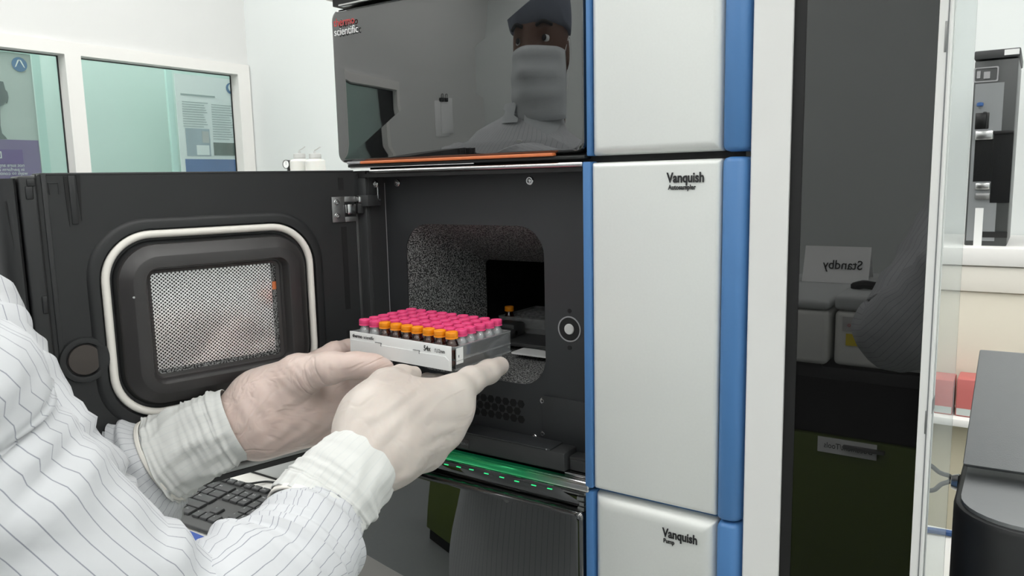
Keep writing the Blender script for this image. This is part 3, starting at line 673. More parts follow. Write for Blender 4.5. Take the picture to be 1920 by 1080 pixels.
# latch knob bottom left and its raised collar
bm = NB(); M = axisM(dp(.2775, 0, 1.2735), DN); lathe(bm, [(.0205, 0), (.0195, .0030), (.0170, .0034), (.0150, .0030), (.0142, .0005)], M, 40, cap=False); obj('knob_collar', bm, 'black_plastic', dr)
bm = NB(); lathe(bm, [(.0133, -.002), (.0133, .0018), (.0127, .0026), (.0001, .0030)], M, 40); obj('latch_knob', bm, 'knob_brown', dr, label='round brownish knob')
# moulded free edge: step, raised column, gap, curved outer skin
bm = NB(); dbox(bm, .2925, .2965, -.03, .0012, Z0, Z1, .0006); dbox(bm, .3005, .3135, -.03, .0045, Z0, Z1-.001, .002, 3); obj('edge_column', bm, 'black_plastic', dr)
bm = NB()
prof = [(.3145, -.030), (.3150, .004), (.3170, .0065), (.3215, .0070), (.3262, .0045), (.3300, -.004), (.3320, -.016), (.3325, -.034), (.3220, -.046), (.20, -.052), (.004, -.050), (.004, -.0305), (.3000, -.0305)]
loops(bm, [[dp(s, n, z) for s, n in prof] for z in (Z0-.001, Z1-.003)], True, True); obj('outer_skin', bm, 'black_plastic', dr, angle=40)
bm = NB()
for s, za, zb_ in ((.2782, 1.389, 1.431), (.2688, 1.3935, 1.4325)):
    a = [(s-.0016, zb_), (s+.0016, zb_), (s+.0012, (za+zb_)/2), (s+.0003, za), (s-.0008, (za+zb_)/2)]
    loops(bm, [[dp(x, .0002, z) for x, z in a], [dp(x, .0009, z) for x, z in a]], True, True)
a = [(.3235, 1.412), (.3245, 1.412), (.3210, 1.372)]; loops(bm, [[dp(x, .006, z) for x, z in a], [dp(x, .0074, z) for x, z in a]], True, True)
dbox(bm, .2995, .3004, .0, .0006, Z0, Z1); obj('edge_groove', bm, 'black_deep', dr, smooth=False)
bm = NB(); dbox(bm, .2715, .2765, 0, .0012, 1.391, Z1-.001, .0005); dbox(bm, .2835, .2920, 0, .0009, 1.4255, 1.4265, .0003); dbox(bm, .2905, .2915, 0, .0009, 1.4165, 1.4265, .0003); dbox(bm, .2835, .2845, 0, .0009, 1.4165, 1.4265, .0003); obj('moulded_rib', bm, 'black_plastic', dr)
bm = NB(); dbox(bm, .3015, .3075, .004, .0055, 1.4235, 1.4295, .001); dbox(bm, .3035, .309, .004, .0052, 1.413, 1.4235, .001); dbox(bm, .3015, .3055, .004, .0055, 1.318, 1.333, .001); obj('edge_clip', bm, 'black_plastic', dr)
bm = NB(); dbox(bm, .004, .297, -.031, .0006, Z1-.0006, Z1+.0012, .0004); obj('top_edge', bm, 'dark_grey', dr)
bm = NB(); dbox(bm, .0165, .0225, -.001, .0004, 1.4135, 1.4265); dbox(bm, .0155, .0215, -.001, .0004, 1.285, 1.3745); dbox(bm, .0155, .0215, -.001, .0004, 1.21, 1.262); obj('edge_slot', bm, 'black_deep', dr, smooth=False)
bm = NB(); dbox(bm, .006, .300, -.002, .0075, 1.1480, 1.1560, .003, 4); dbox(bm, .006, .300, -.004, .0060, 1.1400, 1.1465, .0028, 4); obj('lower_rail', bm, 'rail_grey', dr)
bm = NB(); dbox(bm, .004, .300, -.006, .0045, 1.1340, 1.1400, .001); obj('lower_edge', bm, 'dark_grey', dr)
# metal hinge on the door
bm = NB(); dbox(bm, .0175, .0325, 0, .0022, 1.3795, 1.4065, .0006); dbox(bm, .0035, .0175, 0, .0022, 1.4005, 1.4065, .0005); dbox(bm, .0035, .0175, 0, .0022, 1.3795, 1.3850, .0005)
obj('hinge_plate', bm, 'steel_dull', dr, label='stamped metal hinge leaf')
bm = NB(); dbox(bm, .0045, .0155, .001, .0050, 1.3875, 1.3985, .0015); dbox(bm, .0160, .0172, .001, .004, 1.389, 1.398, .0004); obj('hinge_link', bm, 'steel', dr)
bm = NB(); dbox(bm, -.003, .0040, .001, .0075, 1.3880, 1.3990, .001); obj('hinge_barrel', bm, 'black_plastic', dr)
bm = NB(); dbox(bm, -.0035, .0035, .001, .0080, 1.3995, 1.4065, .0014); obj('hinge_block', bm, 'steel', dr)
for z in (1.4005, 1.3865): screw(dr, dp(.0270, .0022, z), DN, .0033)
bm = NB(); lathe(bm, [(.0012, 0), (.0010, .0006), (.0002, .0008)], axisM(dp(.2375, .0155, 1.325), DN), 12); obj('rivet', bm, 'steel', dr)

# ================================================================ pump (bottom unit)
PT = thing('pump', 'lowest instrument of the stack with a glossy black lower door', 'instrument', (-.41, .9, .90))
bm = NB(); box(bm, -.605, -.331, .6065, .628, 1.112, 1.1275, .003); obj('upper_fascia', bm, 'black_glass', PT)
bm = NB(); box(bm, -.628, -.190, .63, 1.20, .93, 1.1275, .003); obj('housing', bm, 'dark_grey', PT)
bm = NB(); box(bm, -.60, -.21, .66, 1.16, .90, .93); obj('base', bm, 'black_deep', PT, smooth=False)
bm = NB(); zt = onY(940, 923, .599).z
ls = []
for e, d in ((0, .04), (0, .006), (.0008, .003), (.0025, .0008), (.0050, 0)):
    ls.append([Vector((x, .597+d, z)) for x, z in rr(-.650+e, -.3335-e, .905+e, zt-e, .006, 8)])
loops(bm, ls, True, True); d_ = obj('glass_door', bm, 'black_glass', PT, angle=60)
bm = NB(); box(bm, -.600, -.334, .606, .66, zt+.0005, 1.128, .003); obj('upper_recess', bm, 'black_glass', PT)
bm = NB()
for k, (x, z) in enumerate(((-.3425, 1.122), (-.3400, 1.117), (-.3418, 1.112))): box(bm, x, -.3345, .602, .61, z-.002, z+.002, .0008)
obj('door_catch', bm, 'steel_dull', PT)
bm = NB(); silver_face(bm, SX0, SX1, .905, 1.1315, .0125, y=.5985); sp2 = obj('side_panel', bm, 'silver', PT, angle=60)
bm = NB(); right_trim(bm, .905, 1.1335); obj('edge_trim', bm, 'blue_plastic', PT, angle=50)
bm = NB(); box(bm, -.3315, -.3238, FY-.0005, .70, .905, 1.1325, .0012); box(bm, -.3238, -.2075, FY+.012, .70, 1.1300, 1.1345, .001); obj('edge_trim', bm, 'blue_plastic', PT)
a = onY(1244, 1004, .6); text('lettering', 'Vanquish', .0112, faceM((a.x, .5978, onY(1244, 1003, .6).z), (1, 0, 0), (0, 0, 1)), 'black_print', sp2, .78, .0003)
text('lettering', 'Pump', .0056, faceM((a.x+.0008, .5978, onY(1247, 1015, .6).z), (1, 0, 0), (0, 0, 1)), 'black_print', sp2, .80, .00012)

# ================================================================ glass enclosure right of the stack
ET = thing('glass_enclosure', 'tall white-framed enclosure with a dark glass door and a clear strip along its right edge', 'enclosure', (-.12, .75, .90))
EX0, EX1, GX0, GX1 = -.1845, -.0530, -.1553, -.0612
bm = NB()
def el(x0, x1, z0, z1, y, r=.002): return [Vector((x, y, z)) for x, z in rr(x0, x1, z0, z1, r, 3)]
loops(bm, [el(EX0, EX1, .900, 1.80, .618), el(EX0, EX1, .900, 1.80, .6005), el(EX0+.001, EX1-.001, .901, 1.799, .5995), el(GX0, GX1, .945, 1.76, .5995), el(GX0, GX1, .945, 1.76, .618)])
loops(bm, [el(GX0, GX1, .945, 1.76, .618), el(EX0, EX1, .9, 1.8, .618)])
fr = obj('door_frame', bm, 'frame_white', ET, angle=30)
bm = NB(); loops(bm, [el(GX0, GX1, .945, 1.76, .612), el(GX0, GX1, .945, 1.76, .6035), el(GX0+.0005, GX1-.0005, .9455, 1.7595, .603)], True, True); obj('dark_glass', bm, 'black_glass_tower', fr)
bm = NB(); box(bm, GX0, GX0+.0085, .6022, .604, .9455, 1.7595, .0003); obj('glass_border', bm, 'black_deep', fr)
bm = NB(); box(bm, -.0532, -.0528, .6005, .618, 1.25, 1.26); box(bm, -.0575, -.0562, .5990, .600, 1.498, 1.518, .0003); box(bm, -.0568, -.0556, .5990, .600, 1.235, 1.252, .0003); obj('hinge_slot', bm, 'steel_dull', fr)
bm = NB(); box(bm, -.0560, -.0552, .5992, .600, .905, 1.795); obj('seam', bm, 'grey_print', fr, smooth=False)
bm = NB(); box(bm, -.0530, -.0402, .6045, .6075, .905, 1.795, .0006); obj('side_pane', bm, 'pane_glass', ET, label='clear edge pane')
bm = NB(); box(bm, -.184, -.053, .618, .80, .90, .915); obj('foot', bm, 'frame_white', ET, smooth=False)

# ================================================================ far right background
t = thing('counter', 'cream counter with a white top along the back wall at the far right', 'counter', (.6, 2.6, 0))
CY = 2.35
zc = onY(1850, 465, CY).z; z2 = onY(1850, 499, CY).z; z3 = onY(1850, 549, CY).z; z4 = onY(1800, 764, CY).z
bm = NB(); box(bm, -.42, 1.7, CY, 2.84, z2, zc, .003); obj('worktop', bm, 'trim_white', t)
bm = NB(); box(bm, -.40, 1.68, CY+.01, 2.84, z3, z2-.003, .003); obj('apron', bm, 'beige_light', t)
bm = NB(); box(bm, -.40, 1.68, CY+.02, 2.84, z4, z3-.002, .003); obj('upper_cupboard', bm, 'beige', t)
bm = NB(); box(bm, -.40, 1.68, CY-.12, 2.84, z4-.02, z4, .003); obj('shelf', bm, 'trim_white', t)
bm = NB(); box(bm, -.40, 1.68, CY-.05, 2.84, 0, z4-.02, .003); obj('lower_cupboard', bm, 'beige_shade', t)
for k, (u0, u1) in enumerate(((1752, 1791), (1799, 1836))):
    a = onY(u0, 699, CY-.02); b = onY(u1, 737, CY-.02)
    bm = NB(); box(bm, a.x, b.x, CY-.09, CY+.0, z4, a.z, .004)
    tb = thing('red_box', ('left' if k == 0 else 'right')+' red box on the cream shelf seen past the clear strip', 'box', ((a.x+b.x)/2, CY-.05, z4), 'red boxes on the cream shelf')
    obj('body', bm, 'red_box', tb); bm = NB(); box(bm, a.x+.002, b.x-.002, CY-.091, CY-.089, z4+.004, z4+.022); obj('front_label', bm, 'poster_grey', tb)
# narrow black instrument on the counter
BY = 2.42
a = onY(1829, 103, BY); b = onY(1914, 90, BY); c_ = onY(1890, 465, BY)
t = thing('black_instrument', 'narrow black glass-fronted instrument on the far cream counter', 'instrument', ((a.x+b.x)/2, BY, zc))
x0, x1, zt_ = a.x, b.x-.002, (a.z+b.z)/2
bm = NB(); box(bm, x0, x1, BY, BY+.3, zc, zt_-.02, .003); obj('housing', bm, 'instr_black', t)
bm = NB(); box(bm, x0-.002, x1+.003, BY-.006, BY+.3, zt_-.017, zt_+.005, .003); obj('top_cover', bm, 'dark_grey', t)
def bq(u0, v0, u1, v1, m, nm, d=.002, bev=0):
    a = onY(u0, v0, BY); b = onY(u1, v1, BY); bm = NB(); box(bm, a.x, min(b.x, x1), BY-d, BY+.001, b.z, a.z, bev); return obj(nm, bm, m, t)
bq(1884, 94, 1918, 101, 'label_white', 'label', .008)
a1 = onY(1826, 130, BY); b1 = onY(1869, 150, BY); bm = NB(); lp = lambda e, y: [Vector((x, y, z)) for x, z in rr(a1.x+.004-e, b1.x+e, b1.z-e, a1.z+e, .003, 2)]
loops(bm, [lp(0, BY-.002), lp(.003, BY-.002), lp(.003, BY)]); obj('panel_outline', bm, 'grey_strip', t)
bq(1832, 134, 1838, 147, 'grey_strip', 'touch_key', .003); bq(1845, 135, 1856, 147, 'grey_strip', 'touch_key', .003)
bq(1829, 158, 1864, 452, 'glass_inner', 'inner_window', .002)
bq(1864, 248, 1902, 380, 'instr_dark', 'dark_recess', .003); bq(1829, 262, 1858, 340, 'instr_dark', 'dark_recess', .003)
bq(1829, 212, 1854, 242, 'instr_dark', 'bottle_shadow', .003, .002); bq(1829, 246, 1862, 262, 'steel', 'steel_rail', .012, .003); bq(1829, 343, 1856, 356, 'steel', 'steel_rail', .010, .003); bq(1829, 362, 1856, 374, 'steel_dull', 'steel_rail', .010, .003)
bq(1829, 390, 1840, 462, 'label_white', 'paper', .004); bq(1842, 434, 1898, 446, 'black_deep', 'dark_slot', .003); bq(1862, 246, 1904, 250, 'black_deep', 'slot_lip', .012, .002)
bm = NB(); a = onY(1838, 200, BY); lathe(bm, [(.006, 0), (.008, .002), (.008, .008), (.005, .010)], axisM((a.x, BY-.012, a.z), (0, 0, 1)), 16); obj('blue_cap', bm, 'cable_blue', t)
bm = NB(); tube(bm, [(a.x+.008, BY-.008, a.z-.016), (a.x+.014, BY-.01, a.z-.016), (a.x+.017, BY-.01, a.z-.022), (a.x+.017, BY-.01, a.z-.06)], .0012, 6); obj('thin_tube', bm, 'gasket_black', t)
# cables behind the clear pane
q = [W(1728, 868, 1.45), W(1745, 873, 1.45), W(1762, 886, 1.45), W(1781, 893, 1.45), W(1781, 902, 1.45), W(1765, 908, 1.45), W(1750, 919, 1.45), W(1726, 921, 1.45), W(1700, 940, 1.44), W(1690, 980, 1.42)]; q.append(Vector((q[-1].x, q[-1].y+.01, .45))); q.append(Vector((q[-1].x, q[-1].y+.01, .0042)))
bm = NB(); tube(bm, q, .0042, 10); tag(obj('black_cable', bm, 'cable_black'), 'black cable bent back on itself behind the clear strip', 'cable')
q = [onZ(1690, 990, .9052), onZ(1735, 993, .9052), onZ(1770, 998, .9052), onZ(1810, 1004, .9052), onZ(1850, 1004, .9052)]
bm = NB(); tube(bm, q, .0045, 10); tag(obj('blue_cable', bm, 'cable_blue'), 'blue cable lying on the bench behind the clear strip', 'cable')
# second bench section to the right of the stack
bm = NB(); box(bm, -.018, 1.2, .62, 1.34, .865, .90, .004)
for x in (.05, 1.1): box(bm, x-.03, x+.03, .66, .72, 0, .865); box(bm, x-.03, x+.03, 1.22, 1.28, 0, .865)
t = thing('bench', 'cream bench carrying the grey-lidded instrument at the right', 'bench', (.6, .98, 0)); obj('frame', bm, 'beige_light', t)
# grey-lidded black instrument, lower right
GT = thing('lidded_instrument', 'black instrument with a tilted grey lid in the lower right corner', 'instrument', (.13, .83, .90))
A0, A1 = W(1805, 870, .66), W(1837, 655, .74)
bm = NB()
lf = [A0, A1]; wv = Vector((.34, .02, .0))
pts0 = [A0, A0+wv, A1+wv, A1]; nb = Vector((0, .03, -.012))
loops(bm, [[p+nb for p in pts0], pts0], True, True); bmesh.ops.bevel(bm, geom=bm.edges[:], offset=.0015, segments=2, affect='EDGES', profile=.5)
obj('lid', bm, 'grey_lid', GT)
# body: rounded-corner drum below, top surface sloping
def body_loop(z, e=0, x0=-.0425, x1=.30, y0=.655, y1=.93, dz=0):
    o = []
    r = .05
    for cx, cy, a0 in ((x1-r, y1-r, 0), (x0+r, y1-r, 90), (x0+r, y0+r, 180), (x1-r, y0+r, 270)):
        for i in range(9):
            a = math.radians(a0+90*i/8); o.append(Vector((cx+(r-e)*math.cos(a), cy+(r-e)*math.sin(a), z)))
    return o
zt_ = W(1800, 893, .68).z
bm = NB(); loops(bm, [body_loop(.915), body_loop(zt_-.004), body_loop(zt_-.001, .0015), body_loop(zt_, .004)], True, True); obj('body', bm, 'black_plastic', GT)
bm = NB(); loops(bm, [body_loop(zt_, .005), body_loop(zt_+.003, .005), body_loop(zt_+.0035, .008)], True, True); obj('top_deck', bm, 'grey_lid', GT)
bm = NB(); loops(bm, [body_loop(.90, .012), body_loop(.915, .012)], True, True); obj('base', bm, 'dark_grey', GT)
c = W(1797, 905, .70); bm = NB(); lathe(bm, [(.0001, 0), (.006, .001), (.008, .006), (.006, .011), (.0001, .012)], axisM((-.0505, c.y, c.z), (1, 0, 0)), 20); obj('side_knob', bm, 'steel', GT)
# clear plastic tray hooked on its front
a = W(1800, 1035, .64)
t = thing('clear_tray', 'scuffed clear plastic tray in front of the black instrument', 'tray', (.10, .62, a.z-.09))
bm = NB(); lo = lambda z, e: [Vector((x, y, z)) for x, y in rr(-.047-e, .22+e, .600-e, .652, .012, 5)]
loops(bm, [lo(a.z-.10, -.003), lo(a.z-.004, 0), lo(a.z, .003), lo(a.z+.001, .003), lo(a.z+.001, -.001), lo(a.z-.004, -.003), lo(a.z-.098, -.006)], True, True); obj('body', bm, 'clear_plastic', t)

# ================================================================ background left: bottles and gauge
SY = 2.15
zs = onY(600, 326, SY).z-.03
t = thing('side_cabinet', 'white cabinet by the back wall carrying the two bottles', 'cabinet', (-2.35, 2.3, 0))
bm = NB(); box(bm, -2.95, -1.9, SY-.12, 2.6, .06, zs-.002, .004); obj('body', bm, 'bench_white', t)
bm = NB(); box(bm, -2.92, -1.93, SY-.09, 2.57, 0, .06); obj('plinth', bm, 'dark_grey', t)
bm = NB(); box(bm, -2.93, -2.435, SY-.138, SY-.1205, .10, zs-.03, .003); d1 = obj('door', bm, 'bench_white', t); bm = NB(); box(bm, -2.46, -2.45, SY-.155, SY-.138, .7, .85, .002); obj('handle', bm, 'steel', d1)
bm = NB(); box(bm, -2.425, -1.92, SY-.138, SY-.1205, .10, zs-.03, .003); d1 = obj('door', bm, 'bench_white', t); bm = NB(); box(bm, -2.41, -2.40, SY-.155, SY-.138, .7, .85, .002); obj('handle', bm, 'steel', d1)
for k, u in enumerate((562, 591)):
    c = onY(u, 300, SY); z1 = onY(u, 297, SY).z; z0 = onY(u, 288, SY).z
    b = thing('wash_bottle', ('left' if k == 0 else 'right')+' white plastic bottle with a ribbed cap, beyond the open door', 'bottle', (c.x, SY, zs), 'white bottles by the back wall')
    r = .040; bm = NB(); lathe(bm, [(r-.004, zs), (r, zs+.004), (r, z1-.012), (r-.006, z1-.005), (.022, z1-.001), (.02, z1+.004)], Matrix.Translation((c.x, SY, 0)), 32); obj('body', bm, 'bottle_plastic', b)
    bm = NB(); lathe(bm, [(.0235, z1), (.0245, z1+.001), (.0245, z0-.002), (.023, z0)], Matrix.Translation((c.x, SY, 0)), 24); cp = obj('cap', bm, 'cap_grey', b)
    bm = NB(); tube(bm, [(c.x, SY, z0), (c.x, SY, z0+.012), (c.x+.01, SY, z0+.016), (c.x+.036, SY, z0+.026)], .0022, 8); cyl(bm, (c.x, SY, z0-.001), (c.x, SY, z0+.009), .005, 12); obj('spout', bm, 'cap_grey', cp)
g = onY(537, 308, SY-.03)
t = thing('pressure_gauge', 'small round pressure gauge beside the white bottles', 'gauge', (g.x, SY-.03, zs))
gd = Vector((.15, -1, 0)).normalized(); bm = NB(); lathe(bm, [(.017, -.016), (.018, 0), (.018, .003), (.0158, .004), (.0158, .002)], axisM(g, gd), 32, cap=False); lathe(bm, [(.0165, -.016), (.0165, -.0155)], axisM(g, gd), 32); cyl(bm, (g.x, SY-.02, zs), (g.x, SY-.02, g.z), .006, 12); cyl(bm, (g.x-.045, SY-.02, zs+.006), (g.x, SY-.02, zs+.006), .008, 12); obj('case', bm, 'dark_grey', t)
bm = NB(); lathe(bm, [(.0158, .001), (.0158, .0018)], axisM(g, gd), 32); obj('dial', bm, 'poster_white', t)
bm = NB(); box(bm, -.0006, .0006, -.002, .012, .0018, .0024, M=axisM(g, gd)); obj('needle', bm, 'gasket_black', t)

# ================================================================ behind the camera: what the dark glass mirrors
t = thing('bench', 'dark-topped bench with olive cupboards behind the photographer', 'bench', (-.6, -1.5, 0))
bm = NB(); box(bm, -2.3, 1.0, -1.98, -1.06, .84, .875, .003); obj('worktop', bm, 'dark_grey', t)
bm = NB(); box(bm, -2.28, .98, -1.97, -1.12, .66, .84); obj('apron', bm, 'black_deep', t, smooth=False)
for k in range(6):
    x = -2.27+k*.542; bm = NB(); box(bm, x, x+.535, -1.97, -1.11, .10, .655, .004); cbo = obj('cupboard', bm, 'green_cab', t)
    bm = NB(); box(bm, x+.22, x+.33, -1.11, -1.09, .63, .64, .002); obj('handle', bm, 'steel_dull', cbo)
bm = NB(); box(bm, -2.27, .97, -1.95, -1.15, 0, .10); obj('plinth', bm, 'black_deep', t, smooth=False)
bm = NB(); box(bm, -.495, -.335, -1.106, -1.1045, .607, .653); lb = obj('label_strip', bm, 'sign_paper', t, smooth=False)
text('lettering', 'Document/Tools', .024, faceM((-.345, -1.104, .622), (-1, 0, 0), (0, 0, 1)), 'black_print', lb, .8)
def winst(nm, lab, x0, x1, y0, y1, z1, lip):
    t = thing(nm, lab, 'instrument', ((x0+x1)/2, (y0+y1)/2, .875))
    bm = NB(); box(bm, x0, x1, y0, y1, .885, z1-lip, .015, 4); obj('body', bm, 'white_plastic', t)
    bm = NB(); box(bm, x0-.002, x1+.002, y0, y1+.003, z1-lip+.002, z1, .012, 4); obj('lid', bm, 'box_grey', t)
    bm = NB(); box(bm, x0+.02, x1-.02, y0+.02, y1-.02, .875, .887); obj('feet', bm, 'black_deep', t, smooth=False)
    bm = NB(); box(bm, x0+.10, x0+.16, y1-.12, y1-.11, z1, z1+.004, .001); obj('lid_slot', bm, 'black_deep', t)
    return t
winst('white_instrument', 'white rounded instrument under the standby sign, mirrored in the dark glass', -.78, -.462, -1.62, -1.03, 1.07, .03)
t = winst('white_instrument', 'white instrument with a yellow sticker, mirrored in the dark glass', -.450, .05, -1.60, -1.05, 1.085, .045)
bm = NB(); box(bm, -.428, -.36, -1.049, -1.047, .985, 1.025); l_ = obj('sticker', bm, 'cap_grey', t, smooth=False); text('lettering', 'thermo', .018, faceM((-.366, -1.0465, .998), (-1, 0, 0), (0, 0, 1)), 'red_print', l_, .9)
bm = NB(); box(bm, -.418, -.33, -1.049, -1.047, .945, .978); l_ = obj('sticker', bm, 'yellow_label', t, smooth=False); text('lettering', 'PDA 01', .018, faceM((-.34, -1.0465, .955), (-1, 0, 0), (0, 0, 1)), 'black_print', l_, .9)
t = thing('sign', 'small white desk sign with black lettering, mirrored in the dark glass', 'sign', (-.52, -1.45, 1.07))
bm = NB(); loops(bm, [[Vector((x, y, z)) for y, z in ((-1.40, 1.071), (-1.44, 1.185), (-1.442, 1.185), (-1.50, 1.071), (-1.496, 1.071), (-1.441, 1.18), (-1.404, 1.071))] for x in (-.625, -.425)], True, True); sg = obj('card', bm, 'sign_paper', t, smooth=False)
text('lettering', 'Standby', .042, faceM((-.445, -1.413, 1.115), (-1, 0, 0), (0, -.33, .94)), 'black_print', sg, .9, .0004)
bm = NB(); tube(bm, [(-.43, -1.2, 1.09), (-.40, -1.18, 1.10), (-.36, -1.2, 1.095), (-.33, -1.24, 1.10)], .012, 8); tag(obj('black_cloth', bm, 'black_deep'), 'small black cloth lying on the white instrument with the yellow sticker', 'cloth')

# ================================================================ keyboard
KU = .019
tilt = math.radians(5.5); rot = math.radians(2.9)
pu = onZ(407, 956, .9165)                       # the up-arrow key
KR = Matrix.Rotation(rot, 3, 'Z'); kx = KR @ Vector((1, 0, 0)); ky0 = KR @ Vector((0, 1, 0)); ky = (ky0*math.cos(tilt)+Vector((0, 0, math.sin(tilt)))); kz = kx.cross(ky)
KB_W, KB_D = .445, .134
ux, uy = (15.25+1.5)*KU+.008, 1.5*KU+.018
orig = pu - kx*ux - ky*uy - kz*.010
KM = faceM(orig, kx, ky)
kt = thing('keyboard', 'black computer keyboard on the white bench, half hidden by the sleeves', 'keyboard', (orig.x+.22, orig.y+.06, .90))
bm = NB(); box(bm, 0, KB_W, 0, KB_D+.002, 0, .0065, .0025, 3, M=KM); obj('base', bm, 'kb_black', kt)
bm = NB()
for x in (.03, KB_W-.06): 
    p = KM @ Vector((x, KB_D-.012, 0)); box(bm, p.x, p.x+.03, p.y, p.y+.006, .900, p.z+.001)
obj('foot', bm, 'kb_black', kt)
keys = []
def row(y, items, x=0, h=1):
    for it in items:
        if isinstance(it, tuple): wd, s = it
        else: wd, s = 1, it
        if s is not None: keys.append((x, y, wd, h, s))
        x += wd
row(5.35, ['Esc', (1, None), 'F1', 'F2', 'F3', 'F4', (.5, None), 'F5', 'F6', 'F7', 'F8', (.5, None), 'F9', 'F10', 'F11', 'F12'], 0, .72)
row(4, list('`1234567890-=')+[(2, 'Back')]); row(3, [(1.5, 'Tab')]+list('QWERTYUIOP[]')+[(1.5, '\\')]); row(2, [(1.75, 'Caps')]+list("ASDFGHJKL;'")+[(2.25, 'Enter')])
row(1, [(2.25, 'Shift')]+list('ZXCVBNM,./')+[(2.75, 'Shift')]); row(0, [(1.25, 'Ctrl'), (1.25, 'Win'), (1.25, 'Alt'), (6.25, ''), (1.25, 'Alt'), (1.25, 'Fn'), (1.25, 'Menu'), (1.25, 'Ctrl')])
row(5.35, ['PrtSc', 'Scr', 'Pause'], 15.25, .72); row(4, ['Ins', 'Home', 'PgUp'], 15.25); row(3, ['Del', 'End', 'PgDn'], 15.25); row(1, ['^'], 16.25); row(0, ['<', 'v', '>'], 15.25)
row(4, ['Num', '/', '*', '-'], 18.5); row(3, ['7', '8', '9'], 18.5); row(2, ['4', '5', '6'], 18.5); row(1, ['1', '2', '3'], 18.5); row(0, [(2, '0'), '.'], 18.5)
keys.append((21.5, 2, 1, 2, '+')); keys.append((21.5, 0, 1, 2, 'Ent'))
for x, y, wd, h, s in keys:
    X0, X1, Y0, Y1 = .008+x*KU+.0009, .008+(x+wd)*KU-.0009, .018+y*KU+.0009, .018+(y+h)*KU-.0009
    bm = NB()
    loops(bm, [[KM @ Vector((px, py, z)) for px, py in rr(X0+e, X1-e, Y0+e, Y1-e, .0016, 3)] for e, z in ((0, .0068), (.0004, .0098), (.0010, .0105), (.0016, .0107))], True, True)
    kk = obj('key', bm, 'key_black', kt)
    if s and x > 9.5:
        text('legend', s, .0052 if len(s) < 3 else .0040, KM @ faceM((X0+.0028, Y1-.0078, .0107), (1, 0, 0), (0, 1, 0)), 'key_legend', kk, .9, 0, ext=.00008)
bm = NB(); q0 = KM @ Vector((.30, KB_D, .004))
a = onZ(469, 911, .905); b = onZ(500, 903, .903); c = onZ(530, 907, .903); d = onZ(580, 915, .903)
tube(bm, [(a.x, a.y-.012, .914), (a.x, a.y, .909), b, c, d], .0019, 8); obj('cable', bm, 'cable_black', kt)

# ================================================================ vial rack in the hands
RO = Vector((-.4126, .515, 1.2765)); RH = .0208; RL, RWd = .1278, .0855
RT_ = math.radians(-1.2)
RMAT = Matrix.Translation(RO) @ Matrix.Rotation(-RT_, 4, 'Y')      # right end slightly lower
def RP(x, y, z): return RMAT @ Vector((x, y, z))                     # x: -RL..0, y: 0..RWd, z: -RH..0
def vial_rack(M, lab, front=True, name='vial_rack'):
    t = thing(name, lab, 'rack', M @ Vector((-RL/2, RWd/2, -RH)))
    m2 = lambda x0, x1, y0, y1, z0, z1, b=0, bm=None: box(bm, x0, x1, y0, y1, z0, z1, b, 2, M)
    bm = NB()
    m2(-RL, 0, RWd-.0012, RWd, -RH, 0, .0003, bm); m2(-.0012, 0, .0012, RWd-.0012, -RH, 0, .0003, bm); m2(-RL, -RL+.0012, .0012, RWd-.0012, -RH, 0, .0003, bm)
    if not front: m2(-RL, 0, 0, .0012, -RH, 0, .0003, bm)
    obj('side_wall', bm, 'side_plastic', t)
    # top deck with 54 round holes
    px, py = .0135, .0135; ox, oy = -RL/2-4*px, RWd/2-2.5*py
    bm = NB()
    for i in range(9):
        for j in range(6):
            cx, cy = ox+i*px, oy+j*py; xa = cx-px/2 if i else -RL+.0012; xb = cx+px/2 if i < 8 else -.0012; ya = cy-py/2 if j else .0012; yb = cy+py/2 if j < 5 else RWd-.0012
            sq = []; ci = []
            for k in range(24):
                a = 2*PI*k/24+PI/24; dx, dy = math.cos(a), math.sin(a)
                tx = (xb-cx)/dx if dx > 0 else (xa-cx)/dx; ty = (yb-cy)/dy if dy > 0 else (ya-cy)/dy; s = min(tx, ty)
                sq.append((cx+dx*s, cy+dy*s)); ci.append((cx+dx*.0061, cy+dy*.0061))
            loops(bm, [[M @ Vector((x, y, -.0008)) for x, y in sq], [M @ Vector((x, y, -.0008)) for x, y in ci], [M @ Vector((x, y, -.0040)) for x, y in ci]])
    obj('holed_deck', bm, 'hazed_plastic', t, angle=60)
    bm = NB(); m2(-RL+.0013, -.0013, .0013, RWd-.0013, -.0125, -.0117, 0, bm); obj('middle_deck', bm, 'clear_plastic', t, smooth=False)
    bm = NB(); m2(-.0016, .0003, 0, RWd, -.0010, .0002, .0003, bm); m2(-RL-.0003, -RL+.0016, 0, RWd, -.0010, .0002, .0003, bm); m2(-RL, 0, RWd-.0016, RWd+.0003, -.0010, .0002, .0003, bm); m2(-.0010, .0006, .010, RWd, -.0128, -.0118, .0003, bm); m2(-.0010, .0008, .0, RWd, -RH-.0002, -RH+.0010, .0003, bm); obj('bright_edge', bm, 'hazed_plastic', t)  # lighter strips laid on to draw the bright lines of the edges
    bm = NB(); m2(-RL+.0013, -.0013, .0013, RWd-.0013, -RH, -RH+.0010, 0, bm); obj('floor_plate', bm, 'clear_plastic', t, smooth=False)
    return t, [(ox+i*px, oy+j*py) for j in range(6) for i in range(9)]
rk, slots = vial_rack(RMAT, 'clear 54-place vial rack with a white front plate, held in both gloved hands')
bm = NB()
